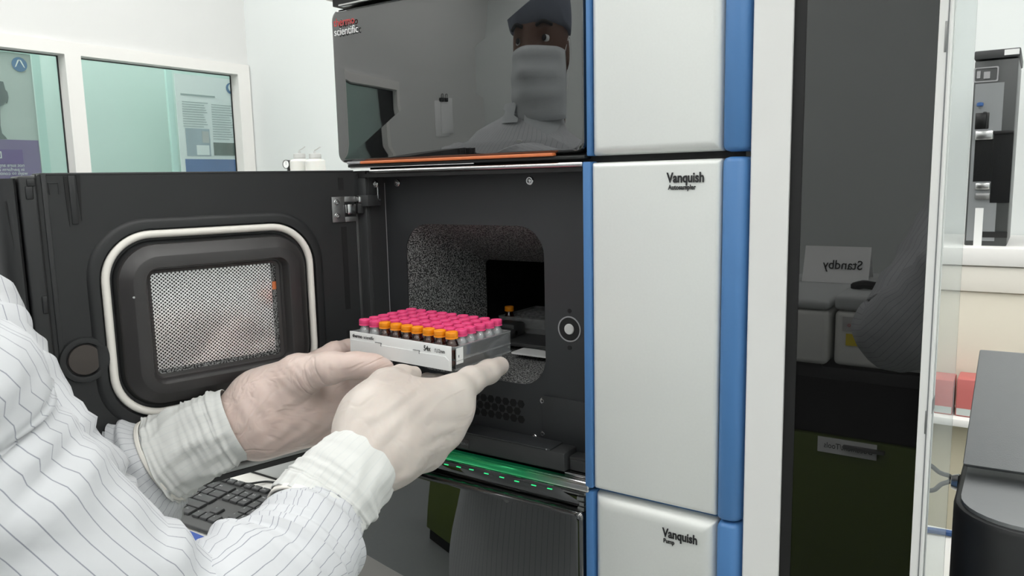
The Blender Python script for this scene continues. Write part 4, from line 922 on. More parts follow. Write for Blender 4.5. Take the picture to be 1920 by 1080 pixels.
# white front plate: top flange and slightly raised lower panel
box(bm, -RL-.0008, -.0040, -.0012, 0, -RH-.0010, .0004, .0004, 2, RMAT); obj('front_plate', bm, 'label_white', rk, label='white plate with black print')
PLT = rk.children[-1]
bm = NB(); ol = [(-RL+.001, -.0075), (-.095, -.0075), (-.0945, -.0068), (-.0870, -.0068), (-.0865, -.0086), (-.048, -.0086), (-.0475, -.0078), (-.0400, -.0078), (-.0395, -.0092), (-.0105, -.0092), (-.0060, -.0125), (-.0050, -.0215), (-RL+.001, -.0215)]
loops(bm, [[RP(x, y, z) for x, z in ol] for y in (-.0010, -.0019)], True, True); obj('front_panel', bm, 'label_white', PLT, smooth=False)
bm = NB()
for xa, xb, z in ((-.0945, -.0870, -.0066), (-.0475, -.0400, -.0076)): box(bm, xa, xb, -.0022, -.0012, z-.0002, z+.0003, M=RMAT); box(bm, xb-.0003, xb+.0003, -.0022, -.0012, z-.003, z, M=RMAT); obj('notch_line', bm, 'grey_print', PLT, smooth=False); bm = NB()
bm.free()
fM = lambda x, z: RMAT @ faceM((x, -.0014, z), (1, 0, 0), (0, 0, 1))
text('lettering', 'thermo', .0046, fM(-.1245, -.0050), 'black_print', PLT, .92, .00012, ext=.0001); text('lettering', 'scientific', .0046, fM(-.1100, -.0050), 'black_print', PLT, .86, ext=.0001)
fM2 = lambda x, z: RMAT @ faceM((x, -.0016, z), (1, 0, 0), (0, 0, 1))
text('lettering', '54x', .0066, fM2(-.0350, -.0066), 'black_print', PLT, .8, .0001, ext=.0001); text('lettering', '∩,12mm', .0048, fM2(-.0225, -.0066), 'black_print', PLT, .72, ext=.0001)
# white end sticker inside the clear side, by the corner vial
bm = NB(); box(bm, .0001, .0004, .0010, .0105, -.0155, -.0012, M=RMAT); st = obj('end_sticker', bm, 'label_white', rk, smooth=False)
bm = NB(); box(bm, .0004, .0005, .0035, .0048, -.0098, -.0075, M=RMAT); box(bm, .0004, .0005, .0010, .0105, -.0128, -.0125, M=RMAT); obj('print', bm, 'grey_print', st, smooth=False)

# vials: 12 x 32 mm, every one its own thing
def make_vial(kind, loc, lab, grp):
    t = thing('vial', lab, 'vial', loc, grp); x, y, z = loc; Tm = Matrix.Translation(loc)
    g = 'amber_glass' if kind == 'amber' else 'clear_glass'; cm = 'cap_orange' if kind == 'amber' else 'cap_pink'
    bm = NB(); lathe(bm, [(.0050, 0), (.0056, .0006), (.0056, .0195), (.0048, .0218), (.0040, .0232), (.0040, .0262)], Tm, 24); obj('glass_body', bm, g, t)
    bm = NB(); lathe(bm, [(.0048, .0018), (.0051, .0022), (.0051, (.0180 if kind == 'amber' else .0062)), (.0046, (.0184 if kind == 'amber' else .0064))], Tm, 20); obj('contents', bm, 'amber_liquid' if kind == 'amber' else 'clear_glass', t)
    n = 40; bm = NB(); cap = []
    for r, zz, rib in ((.0052, .0248, 0), (.0057, .0250, 0), (.0057, .0256, 0), (.0054, .0259, 1), (.0056, .0261, 1), (.0056, .0300, 1), (.0055, .0304, 0), (.0052, .0308, 0), (.0034, .0308, 0), (.0033, .0304, 0)):
        cap.append([Tm @ Vector(((r-(rib*.00012 if k % 2 else 0))*math.cos(2*PI*k/n), (r-(rib*.00012 if k % 2 else 0))*math.sin(2*PI*k/n), zz+.0)) for k in range(n)])
    loops(bm, cap, True, True); c = obj('cap', bm, cm, t, angle=50)
    return t
ORD = ['first', 'second', 'third', 'fourth', 'fifth', 'sixth', 'seventh', 'eighth', 'ninth']
protos = {}
for q, (sx, sy) in enumerate(slots):
    i, j = q % 9, q//9
    kind = 'amber' if (j == 0 and i >= 2) else 'pink'
    loc = RP(sx, sy, -RH+.0014)
    if kind == 'amber': lab = 'amber vial with an orange cap, %s of seven in the front row' % ORD[i-2]; grp = 'amber vials in the front row of the held rack'
    else:
        rw = 'front row' if j == 0 else ('back row' if j == 5 else ORD[j]+' row')
        lab = 'pink-capped clear vial, %s from left, %s of the held rack' % (ORD[i], rw); grp = 'pink-capped vials in the held rack'
    if kind not in protos: protos[kind] = t = make_vial(kind, loc, lab, grp)
    else:
        t = copytree(protos[kind]); t.location = loc; t['label'] = lab; t['group'] = grp
    t.rotation_euler = (0, -RT_, random.uniform(0, 6))
# rack standing inside the autosampler
a = onY(935, 592, .765)
M2 = Matrix.Translation((a.x+RL*.0+.1278, .765, a.z)) @ Matrix.Rotation(0, 4, 'Z')
rk2, sl2 = vial_rack(M2, 'clear vial rack standing inside the open autosampler, mostly empty', False)
for k, (ii, jj, kind, lab) in enumerate(((0, 0, 'amber', 'single amber vial with an orange cap in the rack inside the autosampler'), (4, 3, 'pink', 'single pink-capped vial in the rack inside the autosampler'))):
    sx, sy = sl2[jj*9+ii]; t = copytree(protos[kind]); t.location = M2 @ Vector((sx, sy, -RH+.0014)); t.rotation_euler = (0, 0, 0); t['label'] = lab; del t['group']
bm = NB(); box(bm, a.x-.002, a.x+RL-.02, .7655, .85, 1.2295, a.z-RH-.0003, .001); obj('rack_carrier', bm, 'steel_dull', AT)
# ================================================================ organic surfaces: signed distance field -> mesh
def sdf_grid(prims, lo, hi, h):
    xs = np.arange(lo[0], hi[0], h); ys = np.arange(lo[1], hi[1], h); zs = np.arange(lo[2], hi[2], h)
    X, Y, Z = np.meshgrid(xs, ys, zs, indexing='ij'); P = np.stack([X, Y, Z], -1).astype(np.float32)
    F = None
    for pr in prims:
        d = prim(P, pr)
        k = pr.get('k', .008)
        if F is None: F = d; continue
        if pr.get('op') == 'sub':
            hh = np.clip(.5-.5*(F+d)/k, 0, 1); F = F*(1-hh)+(-d)*hh+k*hh*(1-hh)
        else:
            hh = np.clip(.5+.5*(F-d)/k, 0, 1); F = F*(1-hh)+d*hh-k*hh*(1-hh)
    return F, xs, ys, zs, P
def prim(P, pr):
    a = np.array(pr['a'], np.float32); 
    if 's' in pr:   # ellipsoid with axes matrix
        q = (P-a) @ np.array(pr['R'], np.float32) if 'R' in pr else (P-a)
        s = np.array(pr['s'], np.float32); k0 = np.linalg.norm(q/s, axis=-1); k1 = np.linalg.norm(q/(s*s), axis=-1)
        return k0*(k0-1)/np.maximum(k1, 1e-6)
    b = np.array(pr['b'], np.float32); ba = b-a; t = np.clip(((P-a) @ ba)/max(float(ba @ ba), 1e-9), 0, 1)
    d = np.linalg.norm(P-a-t[..., None]*ba, axis=-1) - (pr['ra']+(pr['rb']-pr['ra'])*t)
    return d
def nets(F, xs, ys, zs, h):
    """surface nets: one vertex per cell that the surface crosses"""
    nx, ny, nz = F.shape; S = F < 0
    cs = np.zeros((nx-1, ny-1, nz-1), int)
    for i in (0, 1):
        for j in (0, 1):
            for k in (0, 1): cs += S[i:nx-1+i, j:ny-1+j, k:nz-1+k]
    act = (cs > 0) & (cs < 8); idx = -np.ones(act.shape, int); I = np.argwhere(act); idx[act] = np.arange(len(I))
    pos = np.zeros((len(I), 3)); cnt = np.zeros(len(I))
    cn = [(i, j, k) for i in (0, 1) for j in (0, 1) for k in (0, 1)]
    for a in cn:
        for ax in range(3):
            if a[ax]: continue
            b = list(a); b[ax] = 1
            fa = F[I[:, 0]+a[0], I[:, 1]+a[1], I[:, 2]+a[2]]; fb = F[I[:, 0]+b[0], I[:, 1]+b[1], I[:, 2]+b[2]]
            m = (fa < 0) != (fb < 0); t = np.where(m, fa/np.where(m, fa-fb, 1), 0)
            p = np.tile(np.array(a, float), (len(I), 1)); p[:, ax] = t
            pos[m] += p[m]; cnt[m] += 1
    pos = pos/cnt[:, None]+I; V = pos*h+np.array([xs[0], ys[0], zs[0]])
    faces = []
    for ax in range(3):
        o = [(0, 1, 2), (1, 2, 0), (2, 0, 1)][ax]
        A = np.moveaxis(S, o, (0, 1, 2)); ID = np.moveaxis(idx, o, (0, 1, 2))
        e = A[:-1] != A[1:]; e[:, 0, :] = False; e[:, :, 0] = False; e[:, -1, :] = False; e[:, :, -1] = False
        E = np.argwhere(e); x, y, z = E[:, 0], E[:, 1], E[:, 2]
        q = np.stack([ID[x, y-1, z-1], ID[x, y, z-1], ID[x, y, z], ID[x, y-1, z]], 1)
        fl = A[x, y, z] == False; q[fl] = q[fl][:, ::-1]
        faces.append(q)
    Q = np.concatenate(faces); Q = Q[(Q >= 0).all(1)]
    return V, Q
def organic(name, prims, lo, hi, h, m, parent=None, smooth_it=2, disp=None, label=None):
    F, xs, ys, zs, P = sdf_grid(prims, lo, hi, h)
    if disp is not None: F = F + disp(P)
    V, Q = nets(F, xs, ys, zs, h)
    off = np.array(rootloc(parent))
    me = bpy.data.meshes.new(name); me.from_pydata((V-off).tolist(), [], Q.tolist()); me.update()
    bm = bmesh.new(); bm.from_mesh(me)
    for _ in range(smooth_it): bmesh.ops.smooth_vert(bm, verts=bm.verts, factor=.5, use_axis_x=True, use_axis_y=True, use_axis_z=True)
    bm.to_mesh(me); bm.free(); me.polygons.foreach_set('use_smooth', [True]*len(me.polygons)); me.materials.append(MT[m])
    o = bpy.data.objects.new(name, me); C.objects.link(o)
    if parent: o.parent = parent
    if label: o['label'] = label
    return o
def cap_(a, b, ra, rb, k=.008): return dict(a=tuple(a), b=tuple(b), ra=ra, rb=rb, k=k)
def chain(pts, k=.006, k0=.010):
    return [cap_(pts[i][0], pts[i+1][0], pts[i][1], pts[i+1][1], k0 if i == 0 else k) for i in range(len(pts)-1)]
def bounds(prims, pad=.012):
    L = np.array([1e9]*3); H = -L
    for p in prims:
        if 's' in p: r = max(p['s']); L = np.minimum(L, np.array(p['a'])-r); H = np.maximum(H, np.array(p['a'])+r)
        else:
            for c, r in ((p['a'], p['ra']), (p['b'], p['rb'])): L = np.minimum(L, np.array(c)-r); H = np.maximum(H, np.array(c)+r)
    return L-pad, H+pad
def wq(*a): # (u, v, depth, radius mm)
    return (W(a[0], a[1], a[2]), a[3]/1000.)

# ---- right hand: back of the hand to the camera, thumb on top, index finger along the rack's right side
def right_hand():
    P = []
    w0, w1 = wq(648, 900, .552, 24), wq(695, 842, .580, 25)
    P += [cap_(w0[0], w1[0], w0[1], w1[1])]
    for a, b in (((716, 780, .592, 23), (850, 737, .640, 14)), ((722, 800, .590, 24), (851, 766, .640, 14.5)), ((728, 828, .588, 23), (832, 806, .634, 15)), ((728, 852, .586, 20), (796, 848, .622, 14)), ((692, 792, .590, 21), (740, 752, .620, 18))):
        a, b = wq(*a), wq(*b); P += [cap_(a[0], b[0], a[1], b[1], .020)]
    P += chain([wq(725, 845, .583, 22), wq(700, 845, .578, 24)], .02, .02)
    # index
    P += chain([wq(850, 737, .640, 14), wq(882, 714, .662, 11.6), wq(916, 697, .690, 10.2), wq(937, 686, .708, 8.8)], .006, .008)
    # middle, ring, little: bent under the rack, away from the camera
    P += chain([wq(851, 766, .640, 14), wq(852, 742, .690, 10.5), wq(822, 722, .712, 9.8), wq(800, 715, .722, 8.6)], .004, .008)
    P += chain([wq(832, 806, .634, 14), wq(834, 790, .690, 10.5), wq(795, 762, .715, 9.6), wq(755, 745, .722, 8.4)], .004, .008)
    P += chain([wq(796, 848, .622, 13), wq(796, 832, .670, 9.5), wq(760, 800, .695, 8.8), wq(725, 778, .705, 7.8)], .004, .008)
    # thumb
    P += chain([wq(702, 772, .592, 18), wq(724, 722, .618, 11.5), wq(752, 705, .636, 8.2), wq(776, 701, .648, 6.9)], .008, .016)
    return P
def left_hand():
    P = []
    w0, w1 = wq(405, 812, .708, 26), wq(462, 790, .715, 29)
    P += [cap_(w0[0], w1[0], w0[1], w1[1])]
    for a, b in (((490, 752, .725, 25), (598, 693, .765, 17)), ((500, 770, .725, 27), (640, 725, .785, 17)), ((495, 795, .722, 24), (640, 765, .782, 17)), ((490, 812, .720, 20), (625, 800, .770, 14)), ((560, 765, .735, 26), (600, 760, .750, 24))):
        a, b = wq(*a), wq(*b); P += [cap_(a[0], b[0], a[1], b[1], .020)]
    P += chain([wq(598, 693, .765, 16), wq(628, 664, .775, 12), wq(655, 656, .790, 10.5), wq(690, 672, .800, 9.0)], .006, .012)
    P += chain([wq(640, 725, .785, 16), wq(680, 716, .795, 11), wq(730, 726, .795, 9.6), wq(765, 738, .79, 8.6)], .004, .008)
    P += chain([wq(640, 765, .782, 15), wq(680, 758, .792, 11), wq(730, 762, .790, 9.4), wq(760, 768, .785, 8.4)], .004, .008)
    P += chain([wq(625, 800, .770, 13), wq(665, 796, .778, 10), wq(700, 795, .778, 8.8), wq(725, 795, .775, 7.8)], .004, .008)
    # thumb: in front, tip pressing the lower edge of the white plate
    P += chain([wq(495, 745, .722, 24), wq(560, 704, .712, 19), wq(618, 690, .702, 14.0), wq(668, 684, .700, 10.8), wq(700, 687, .702, 10.2), wq(722, 691, .706, 8.6)], .008, .020)
    return P
RHND, LHND = right_hand(), left_hand()

def folds(specs):
    """shallow creases: waves across a direction, faded out around a centre"""
    def f(P):
        D = np.zeros(P.shape[:3], np.float32)
        for c, d, wl, amp, rad in specs:
            c = np.array(c, np.float32); d = np.array(d, np.float32); d /= np.linalg.norm(d)
            q = P-c; s = q @ d; r2 = (q**2).sum(-1)
            wob = .0025*np.sin(P[..., 2]*140+P[..., 0]*90)
            D += amp*np.sin((s+wob)*2*PI/wl)*np.exp(-r2/(2*rad*rad))
        return D
    return f
def dirpx(u0, v0, d0, u1, v1, d1): return W(u1, v1, d1)-W(u0, v0, d0)

# ---- tube of cloth with its own UVs
def vn(p, s): return mnoise.noise(Vector(p)*s)
def sleeve(bm, cent, rad, nseg=72, per=10, wr=.004, seed=0, u0=0, fold=None, cap=False, calm=0, upv=None):
    P = spline(cent, per); m = len(P)-1
    R = []
    for i in range(len(rad)-1):
        for k in range(per): t = k/per; t = t*t*(3-2*t); R.append(rad[i]*(1-t)+rad[i+1]*t)
    R.append(rad[-1])
    ul = bm.loops.layers.uv.verify(); T = (P[1]-P[0]).normalized(); N = (upv or Vector((0, 0, 1))); N = (N-T*N.dot(T)).normalized()
    rows = []; L = 0
    for i, p in enumerate(P):
        T = (P[min(i+1, m)]-P[max(i-1, 0)]).normalized(); N = (N-T*N.dot(T)).normalized(); B = T.cross(N)
        if i: L += (P[i]-P[i-1]).length
        row = []
        for k in range(nseg):
            a = 2*PI*k/nseg; d = N*math.cos(a)+B*math.sin(a); base = p+d*R[i]
            q = base+Vector((seed, 0, 0))
            w_ = wr*(vn(q+T*q.dot(T)*1.2, 17)*1.3+vn(q, 45)*.5)
            if fold: w_ += fold(L, a, i/m)
            if calm == 1: w_ *= min(1, .12+(1-i/m)*4)
            if calm == 2: w_ *= min(1, max(.12, (R[i]-.026)/.028))
            rr_ = R[i]+w_
            row.append(bm.verts.new(p+d*rr_))
        rows.append((row, L, R[i]))
    rm = sum(rad)/len(rad)
    for (ra, la, r0), (rb, lb, r1) in zip(rows, rows[1:]):
        for k in range(nseg):
            j = (k+1) % nseg; f = bm.faces.new((ra[k], ra[j], rb[j], rb[k])); f.smooth = True
            us = (k, k+1, k+1, k); vs = (la, la, lb, lb)
            for l, uu, vv in zip(f.loops, us, vs): l[ul].uv = (u0+uu/nseg*2*PI*rm, vv)
    if cap:
        for r in (rows[0][0][::-1], rows[-1][0]): bm.faces.new(r)
    return rows
def cloth_obj(name, bm, m, parent, label=None, thick=.0012):
    off = rootloc(parent); bmesh.ops.translate(bm, verts=bm.verts, vec=-off)
    me = bpy.data.meshes.new(name); bm.to_mesh(me); bm.free(); me.materials.append(MT[m])
    me.polygons.foreach_set('use_smooth', [True]*len(me.polygons))
    o = bpy.data.objects.new(name, me); C.objects.link(o); o.parent = parent
    if label: o['label'] = label
    if thick:
        md = o.modifiers.new('thickness', 'SOLIDIFY'); md.thickness = thick; md.offset = -1
    return o

# ================================================================ the operator
op = thing('person', 'operator in a pinstriped white coat, pale gloves, face mask and cap, holding the vial rack', 'person', (-.72, -.02, 0))
Rsh, Rel = Vector((-.50, .00, 1.40)), W(440, 1190, .45)
Rwr = W(660, 890, .558)
Lsh, Lel, Lwr = Vector((-.90, .02, 1.40)), W(-150, 1080, .66), W(400, 812, .705)
HC = Vector((-.672, -.005, 1.632))
def body_prims(hc, rsh, rel, rwr, lsh, lel, lwr, hands, face=Vector((0, 1, 0))):
    cx, cy = (rsh.x+lsh.x)/2, (rsh.y+lsh.y)/2; fy = face
    sd = Vector((fy.y, -fy.x, 0)); V = lambda a, b, z: Vector((cx, cy, z))+sd*a+fy*b
    Hd = lambda a, b, c: hc+sd*a+fy*b+Vector((0, 0, c))
    Rm = [[sd.x, fy.x, 0], [sd.y, fy.y, 0], [0, 0, 1]]
    E = lambda p, s, k=.02: dict(a=tuple(p), s=s, R=Rm, k=k)
    P = [E(hc+Vector((0, 0, .025)), (.074, .092, .090)), E(Hd(0, .022, -.035), (.060, .066, .075), .03), E(Hd(0, .050, -.088), (.034, .026, .022), .025)]
    P += [cap_(Hd(0, .086, .022), Hd(0, .100, -.018), .008, .012, .012), cap_(Hd(-.012, .088, -.022), Hd(.012, .088, -.022), .009, .009, .01)]   # nose
    P += [cap_(Hd(-.030, .076, .034), Hd(.030, .076, .034), .012, .012, .014)]                                                                  # brow
    P += [dict(a=tuple(Hd(s*.030, .092, .016)), s=(.015, .010, .010), R=Rm, k=.010, op='sub') for s in (-1, 1)]                                 # eye sockets
    P += [cap_(Hd(-.020, .080, -.058), Hd(.020, .080, -.058), .007, .007, .008)]                                                                # lips
    P += [E(Hd(s*.076, -.006, .0), (.008, .018, .030), .006) for s in (-1, 1)]                                                                  # ears
    P += [cap_(Hd(0, -.015, -.09), V(0, -.02, 1.42), .052, .058, .03)]
    P += [E(V(0, 0, 1.28), (.165, .100, .16), .06), E(V(0, .01, 1.08), (.145, .095, .17), .06), E(V(0, 0, .93), (.155, .105, .12), .05)]
    P += [cap_(V(-.12, 0, 1.375), V(.12, 0, 1.375), .060, .060, .05)]
    for s_, e_, w_ in ((rsh, rel, rwr), (lsh, lel, lwr)):
        P += [cap_(s_, e_, .044, .030, .04), cap_(e_, w_, .027, .017, .012)]
    for s in (-1, 1):
        P += [cap_(V(s*.085, 0, .88), V(s*.10, .01, .50), .078, .054, .03), cap_(V(s*.10, .01, .50), V(s*.105, -.02, .10), .054, .036, .02), cap_(V(s*.105, -.03, .045), V(s*.115, .14, .035), .040, .034, .02)]
    return P
BP = body_prims(HC, Rsh, Rel, Rwr, Lsh, Lel, Lwr, None)
thin = lambda L: [dict(p, ra=p['ra']-.0022, rb=p['rb']-.0022) for p in L]
lo, hi = bounds(BP, .02); lo[2] = -.002
bd = organic('body', BP+thin(RHND)[:1]+thin(LHND)[:1], lo, hi, .0085, 'skin', op, 2)
# gloved hands
ic = W(872, 722, .65); idr = dirpx(852, 724, .64, 918, 693, .69)
fr_ = folds([(ic, idr, .0042, .0004, .010), (W(900, 700, .675), idr, .0040, .00025, .012), (W(700, 850, .56), dirpx(660, 800, .57, 740, 900, .57), .016, .0008, .03), (W(760, 800, .59), Vector((.7, .2, -.6)), .012, .0005, .022), (W(835, 800, .60), Vector((.5, .2, .8)), .014, .0006, .022), (W(765, 712, .63), Vector((.6, .3, 0)), .006, .0005, .010)])
lo, hi = bounds(RHND)
rg = organic('glove', RHND, lo, hi, .0019, 'glove', op, 2, fr_, label='near pale latex glove, index finger along the rack')
tdr = dirpx(618, 690, .702, 668, 684, .70)
fl_ = folds([(W(622, 688, .69), dirpx(600, 700, .70, 640, 690, .70), .0048, .0005, .014), (W(560, 712, .70), dirpx(520, 760, .70, 590, 690, .70), .0085, .0005, .026), (W(600, 725, .71), dirpx(580, 700, .70, 620, 740, .71), .007, .0004, .02), (W(480, 790, .69), dirpx(440, 800, .69, 520, 760, .70), .018, .0005, .03), (W(540, 800, .71), dirpx(500, 760, .70, 560, 830, .72), .015, .0004, .03), (W(640, 655, .765), dirpx(630, 660, .77, 670, 650, .78), .006, .0007, .014)])
lo, hi = bounds(LHND)
lg_ = organic('glove', LHND, lo, hi, .0020, 'glove_shaded', op, 2, fl_, label='far pale latex glove, thumb on the white plate')
# face, cap, mask
def headbits(p, hc, f=Vector((0, 1, 0))):
    sd = Vector((f.y, -f.x, 0)); Hd = lambda a, b, c: hc+sd*a+f*b+Vector((0, 0, c))
    Rm = [[sd.x, f.x, 0], [sd.y, f.y, 0], [0, 0, 1]]
    for s in (-1, 1):
        bm = NB(); lathe(bm, [(.0001, -.009), (.005, -.007), (.0085, -.003), (.009, 0), (.0085, .003), (.005, .007), (.0001, .009)], axisM(Hd(s*.030, .0765, .016), f), 16); e = obj('eye', bm, 'poster_white', p)
        bm = NB(); lathe(bm, [(.0052, .0078), (.0001, .0092)], axisM(Hd(s*.030, .078, .016), f), 14); obj('iris', bm, 'hair', e)
        bm = NB(); tube(bm, [Hd(s*.015, .090, .036), Hd(s*.030, .091, .041), Hd(s*.046, .080, .036)], .0032, 8); obj('eyebrow', bm, 'hair', p)
    PR = [dict(a=tuple(Hd(0, -.004, .075)), s=(.086, .104, .075), R=Rm, k=.02), dict(a=tuple(Hd(0, -.012, .055)), s=(.085, .098, .075), R=Rm, k=.02),
          dict(a=tuple(Hd(0, .0, -2.962)), s=(3., 3., 3.), R=Rm, k=.006, op='sub')]
    lo, hi = bounds(PR[:2], .015)
    organic('cap', PR, lo, hi, .004, 'cap_cloth', p, 2, folds([(hc+Vector((0, 0, .07)), (.8, .1, .3), .018, .0015, .06)]))
    # mask: pleated sheet wrapped over nose and chin
    bm = NB(); rows = []
    n = 25; mrows = 15
    for j in range(mrows):
        v = j/(mrows-1); row = []
        for i in range(n):
            a = (i/(n-1)-.5)*2; th = a*1.38
            z = .004 - v*.122 + .010*abs(a)*(v-.3)
            bulge = .101+.016*math.exp(-(a/.28)**2)*math.exp(-((v-.28)/.35)**2)+.004*math.sin(v*PI)-.022*max(0, v-.75)*4*.5
            rx = .073+.006*math.sin(v*PI)
            pl = .0030*math.sin(v*PI*2*3.5)
            row.append(Hd(math.sin(th)*rx, math.cos(th)*(bulge-.004)+.000+pl*math.cos(th), z))
        rows.append(row)
    loops(bm, rows, closed=False); mk = obj('mask', bm, 'mask_cloth', p, angle=80); md = mk.modifiers.new('thickness', 'SOLIDIFY'); md.thickness = .0015
    for s in (-1, 1):
        bm = NB(); tube(bm, [Hd(s*.072, .02, .0), Hd(s*.082, -.012, .028), Hd(s*.086, -.026, .01), Hd(s*.082, -.01, -.03), Hd(s*.072, .02, -.075)], .0016, 6); obj('ear_loop', bm, 'poster_white', mk)
headbits(op, HC)

# lab coat: trunk, two sleeves, collar - one garment
bm = NB()
cx, cy = (Rsh.x+Lsh.x)/2, (Rsh.y+Lsh.y)/2
def trunk(bm, cx, cy, zs, seed=0, wr=.006):
    ul = bm.loops.layers.uv.verify(); rows = []; n = 96
    for (z, rx, ry, oy) in zs:
        row = []
        for k in range(n):
            a = 2*PI*k/n; p = Vector((cx+rx*math.cos(a), cy+oy+ry*math.sin(a), z)); w_ = 1+wr/ry*1.4*vn(Vector((p.x+seed, p.y, p.z*.35)), 14)
            row.append(bm.verts.new((cx+rx*math.cos(a)*w_, cy+oy+ry*math.sin(a)*w_, z)))
        rows.append(row)
    for r, (ra, rb) in enumerate(zip(rows, rows[1:])):
        for k in range(n):
            j = (k+1) % n; f = bm.faces.new((ra[k], ra[j], rb[j], rb[k])); us = (k, k+1, k+1, k)
            for l, uu in zip(f.loops, us): l[ul].uv = (uu/n*1.08, 0)
ZS = []
for (z, rx, ry, oy) in ((.60, .265, .185, .01), (.75, .255, .18, .01), (.9, .24, .17, .01), (1.05, .222, .16, .015), (1.18, .218, .155, .015), (1.28, .218, .15, .01), (1.38, .215, .135, .005), (1.44, .20, .115, 0), (1.475, .155, .095, -.002), (1.50, .10, .078, -.003), (1.518, .072, .070, -.003), (1.535, .066, .068, -.003)):
    ZS.append((z, rx, ry, oy))
def dens(Z, m=4):
    o = []
    for a, b in zip(Z, Z[1:]):
        for k in range(m): t = k/m; o.append(tuple(x*(1-t)+y*t for x, y in zip(a, b)))
    return o+[Z[-1]]
trunk(bm, cx, cy, dens(ZS))
RA = [Vector((-.545, -.02, 1.385)), Vector((-.470, .035, 1.375)), W(-230, 745, .345), W(-90, 885, .365), W(165, 1110, .40), W(350, 1240, .435), W(500, 1118, .47), W(560, 1042, .50), W(594, 984, .53), W(608, 956, .54)]
RR = [.085, .078, .058, .052, .050, .060, .050, .0415, .0325, .029]
sleeve(bm, RA, RR, 120, 14, .0060, 3.0, calm=2, fold=lambda L, a, t: .004*math.sin(L*95+3*math.sin(a+1))*math.exp(-((t-.66)/.14)**2)+.0030*math.sin(L*150+2*math.sin(2*a))*math.exp(-((t-.85)/.07)**2))
LA = [Vector((-.87, .0, 1.385)), Vector((-.92, .06, 1.32)), Vector((-.93, .13, 1.23)), W(-170, 1060, .70), W(60, 975, .71), W(180, 926, .70), W(256, 890, .70), W(318, 852, .702)]
LR = [.085, .078, .070, .070, .064, .057, .050, .036]
sleeve(bm, LA, LR, 120, 14, .0085, 8.0, calm=2, fold=lambda L, a, t: .0065*math.sin(L*120+2.6*math.sin(a*1+.6))*math.exp(-((t-.85)/.13)**2))
coat = cloth_obj('lab_coat', bm, 'pinstripe', op, thick=.0014)
# chest flap of the coat bulging forward between trunk and near sleeve
bm = NB(); sleeve(bm, [W(-330, 470, .52), W(-130, 640, .50), W(10, 800, .49), W(108, 940, .50), W(190, 1090, .52), W(230, 1280, .55)], [.060, .054, .043, .043, .045, .05], 72, 10, .006, 5.0, u0=.004)
cloth_obj('coat_flap', bm, 'pinstripe', op, thick=.0012)
# collar
bm = NB(); loops(bm, [[Vector((cx+.066*s*math.cos(a), cy-.003+.070*s*math.sin(a), z)) for a in [2*PI*k/40+PI/2+.12 for k in range(39)]] for s, z in ((1.02, 1.525), (1.05, 1.550), (1.22, 1.52), (1.42, 1.488))], closed=False)
obj('collar', bm, 'mask_cloth', op)
for k in range(5):
    p = Vector((cx, cy+.0, 0)); z = 1.44-.11*k; yy = np.interp(z, [q[0] for q in ZS], [q[2]+q[3] for q in ZS])
    bm = NB(); lathe(bm, [(.007, 0), (.0075, .001), (.006, .0028), (.0045, .0022)], axisM((cx+.004, cy+yy+.002, z), (0, 1, 0)), 18); obj('button', bm, 'poster_white', coat)
# over-sleeves (crinkled white cuffs)
def cuff(cent, rad, lab, seed, hem=1, fold=None):
    bm = NB(); sleeve(bm, cent, rad, 120, 14, .0022, seed, fold=fold, calm=1); c = cloth_obj('cuff', bm, 'cuff_cloth', op, label=lab, thick=.0008)
    return c
def crum(seed, amp):
    def f(L, a, t):
        x, y, z = math.cos(a)*1.1, math.sin(a)*1.1, L*22
        return amp*(.5-2.2*abs(mnoise.noise(Vector((x+seed, y, z*.55)))))+amp*.8*(.3-1.6*abs(mnoise.noise(Vector((x*2.3+seed, y*2.3+z*.4, z)))))
    return f
fR = crum(3.3, .0030)
cuff([W(586, 974, .536), W(610, 944, .545), W(634, 914, .553), W(662, 884, .563), W(690, 853, .574)], [.0348, .0350, .0345, .0325, .0285], 'near crinkled white over-sleeve', 1.0, fold=fR)
bm = NB(); c0, c1 = W(583, 979, .535), W(589, 970, .538); sleeve(bm, [c0, c1], [.0352, .0352], 72, 4, .001, 1); cloth_obj('cuff_hem', bm, 'rubber_white', op, thick=.0015)
fL = crum(9.1, .0036)
cuff([W(305, 862, .700), W(330, 850, .702), W(380, 824, .706), W(416, 806, .710), W(444, 793, .713)], [.0405, .0400, .0385, .0360, .0345], 'far crinkled white over-sleeve', 6.0, fold=fL)
bm = NB(); c0, c1 = W(302, 864, .700), W(309, 860, .7005); sleeve(bm, [c0, c1], [.0412, .0412], 72, 4, .001, 1); cloth_obj('cuff_hem', bm, 'rubber_white', op, thick=.0018)

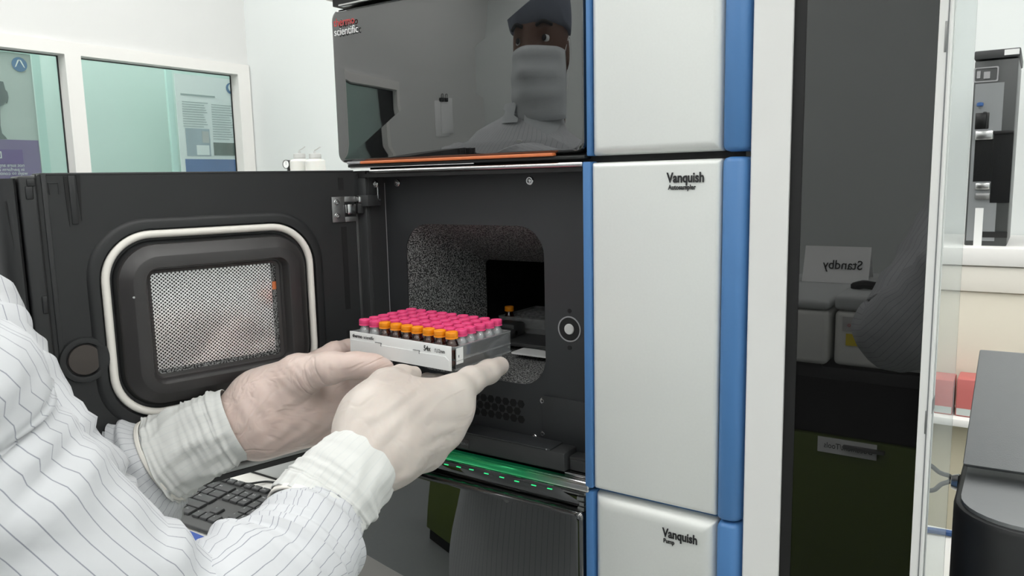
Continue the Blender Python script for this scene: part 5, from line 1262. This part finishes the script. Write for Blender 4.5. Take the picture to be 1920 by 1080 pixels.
# ================================================================ the photographer, seen only as a reflection
ph = thing('person', 'person in a pinstriped white coat, elbow raised, mirrored in the tall dark glass', 'person', (.12, -.32, 0))
hc2 = Vector((.10, -.27, 1.60)); rsh, rel, rwr = Vector((.30, -.32, 1.36)), Vector((.33, -.16, 1.16)), Vector((.09, -.07, 1.36)); lsh, lel, lwr = Vector((-.08, -.32, 1.36)), Vector((-.17, -.13, 1.17)), Vector((-.03, -.075, 1.36))
BP2 = body_prims(hc2, rsh, rel, rwr, lsh, lel, lwr, None)
def small_hand(w, sgn):
    P = [cap_(w, w+Vector((0, .005, .035)), .024, .026, .01), cap_(w+Vector((sgn*.02, 0, .03)), w+Vector((-sgn*.02, .0, .045)), .016, .014, .012)]
    for k in range(4):
        b = w+Vector((sgn*(.024-.015*k), .004, .052)); P += chain([(b, .0095), (b+Vector((-sgn*.004, .022, .020)), .0085), (b+Vector((-sgn*.010, .030, .004)), .0075)], .003, .005)
    P += chain([(w+Vector((-sgn*.02, .004, .02)), .013), (w+Vector((-sgn*.034, .018, .034)), .010), (w+Vector((-sgn*.040, .030, .045)), .0085)], .004, .01)
    return P
HH = small_hand(rwr, 1)+small_hand(lwr, -1)
lo, hi = bounds(BP2+HH, .02); lo[2] = -.002
organic('body', BP2, lo, hi, .0095, 'skin', ph, 2)
lo, hi = bounds(HH); organic('glove', HH, lo, hi, .0032, 'glove', ph, 1)
headbits(ph, hc2)
bm = NB(); cx2, cy2 = (rsh.x+lsh.x)/2, (rsh.y+lsh.y)/2; trunk(bm, cx2, cy2, dens([(z-.04, rx, ry, oy) for z, rx, ry, oy in ZS]), 4)
sleeve(bm, [rsh+Vector((-.04, 0, 0)), rsh, (rsh+rel)/2, rel, (rel+rwr)/2, rwr-Vector((0, 0, .01))], [.08, .075, .066, .062, .050, .034], 64, 8, .006, 11)
sleeve(bm, [lsh+Vector((.04, 0, 0)), lsh, (lsh+lel)/2, lel, (lel+lwr)/2, lwr-Vector((0, 0, .01))], [.08, .075, .068, .066, .052, .034], 64, 8, .006, 13)
cloth_obj('lab_coat', bm, 'pinstripe', ph)
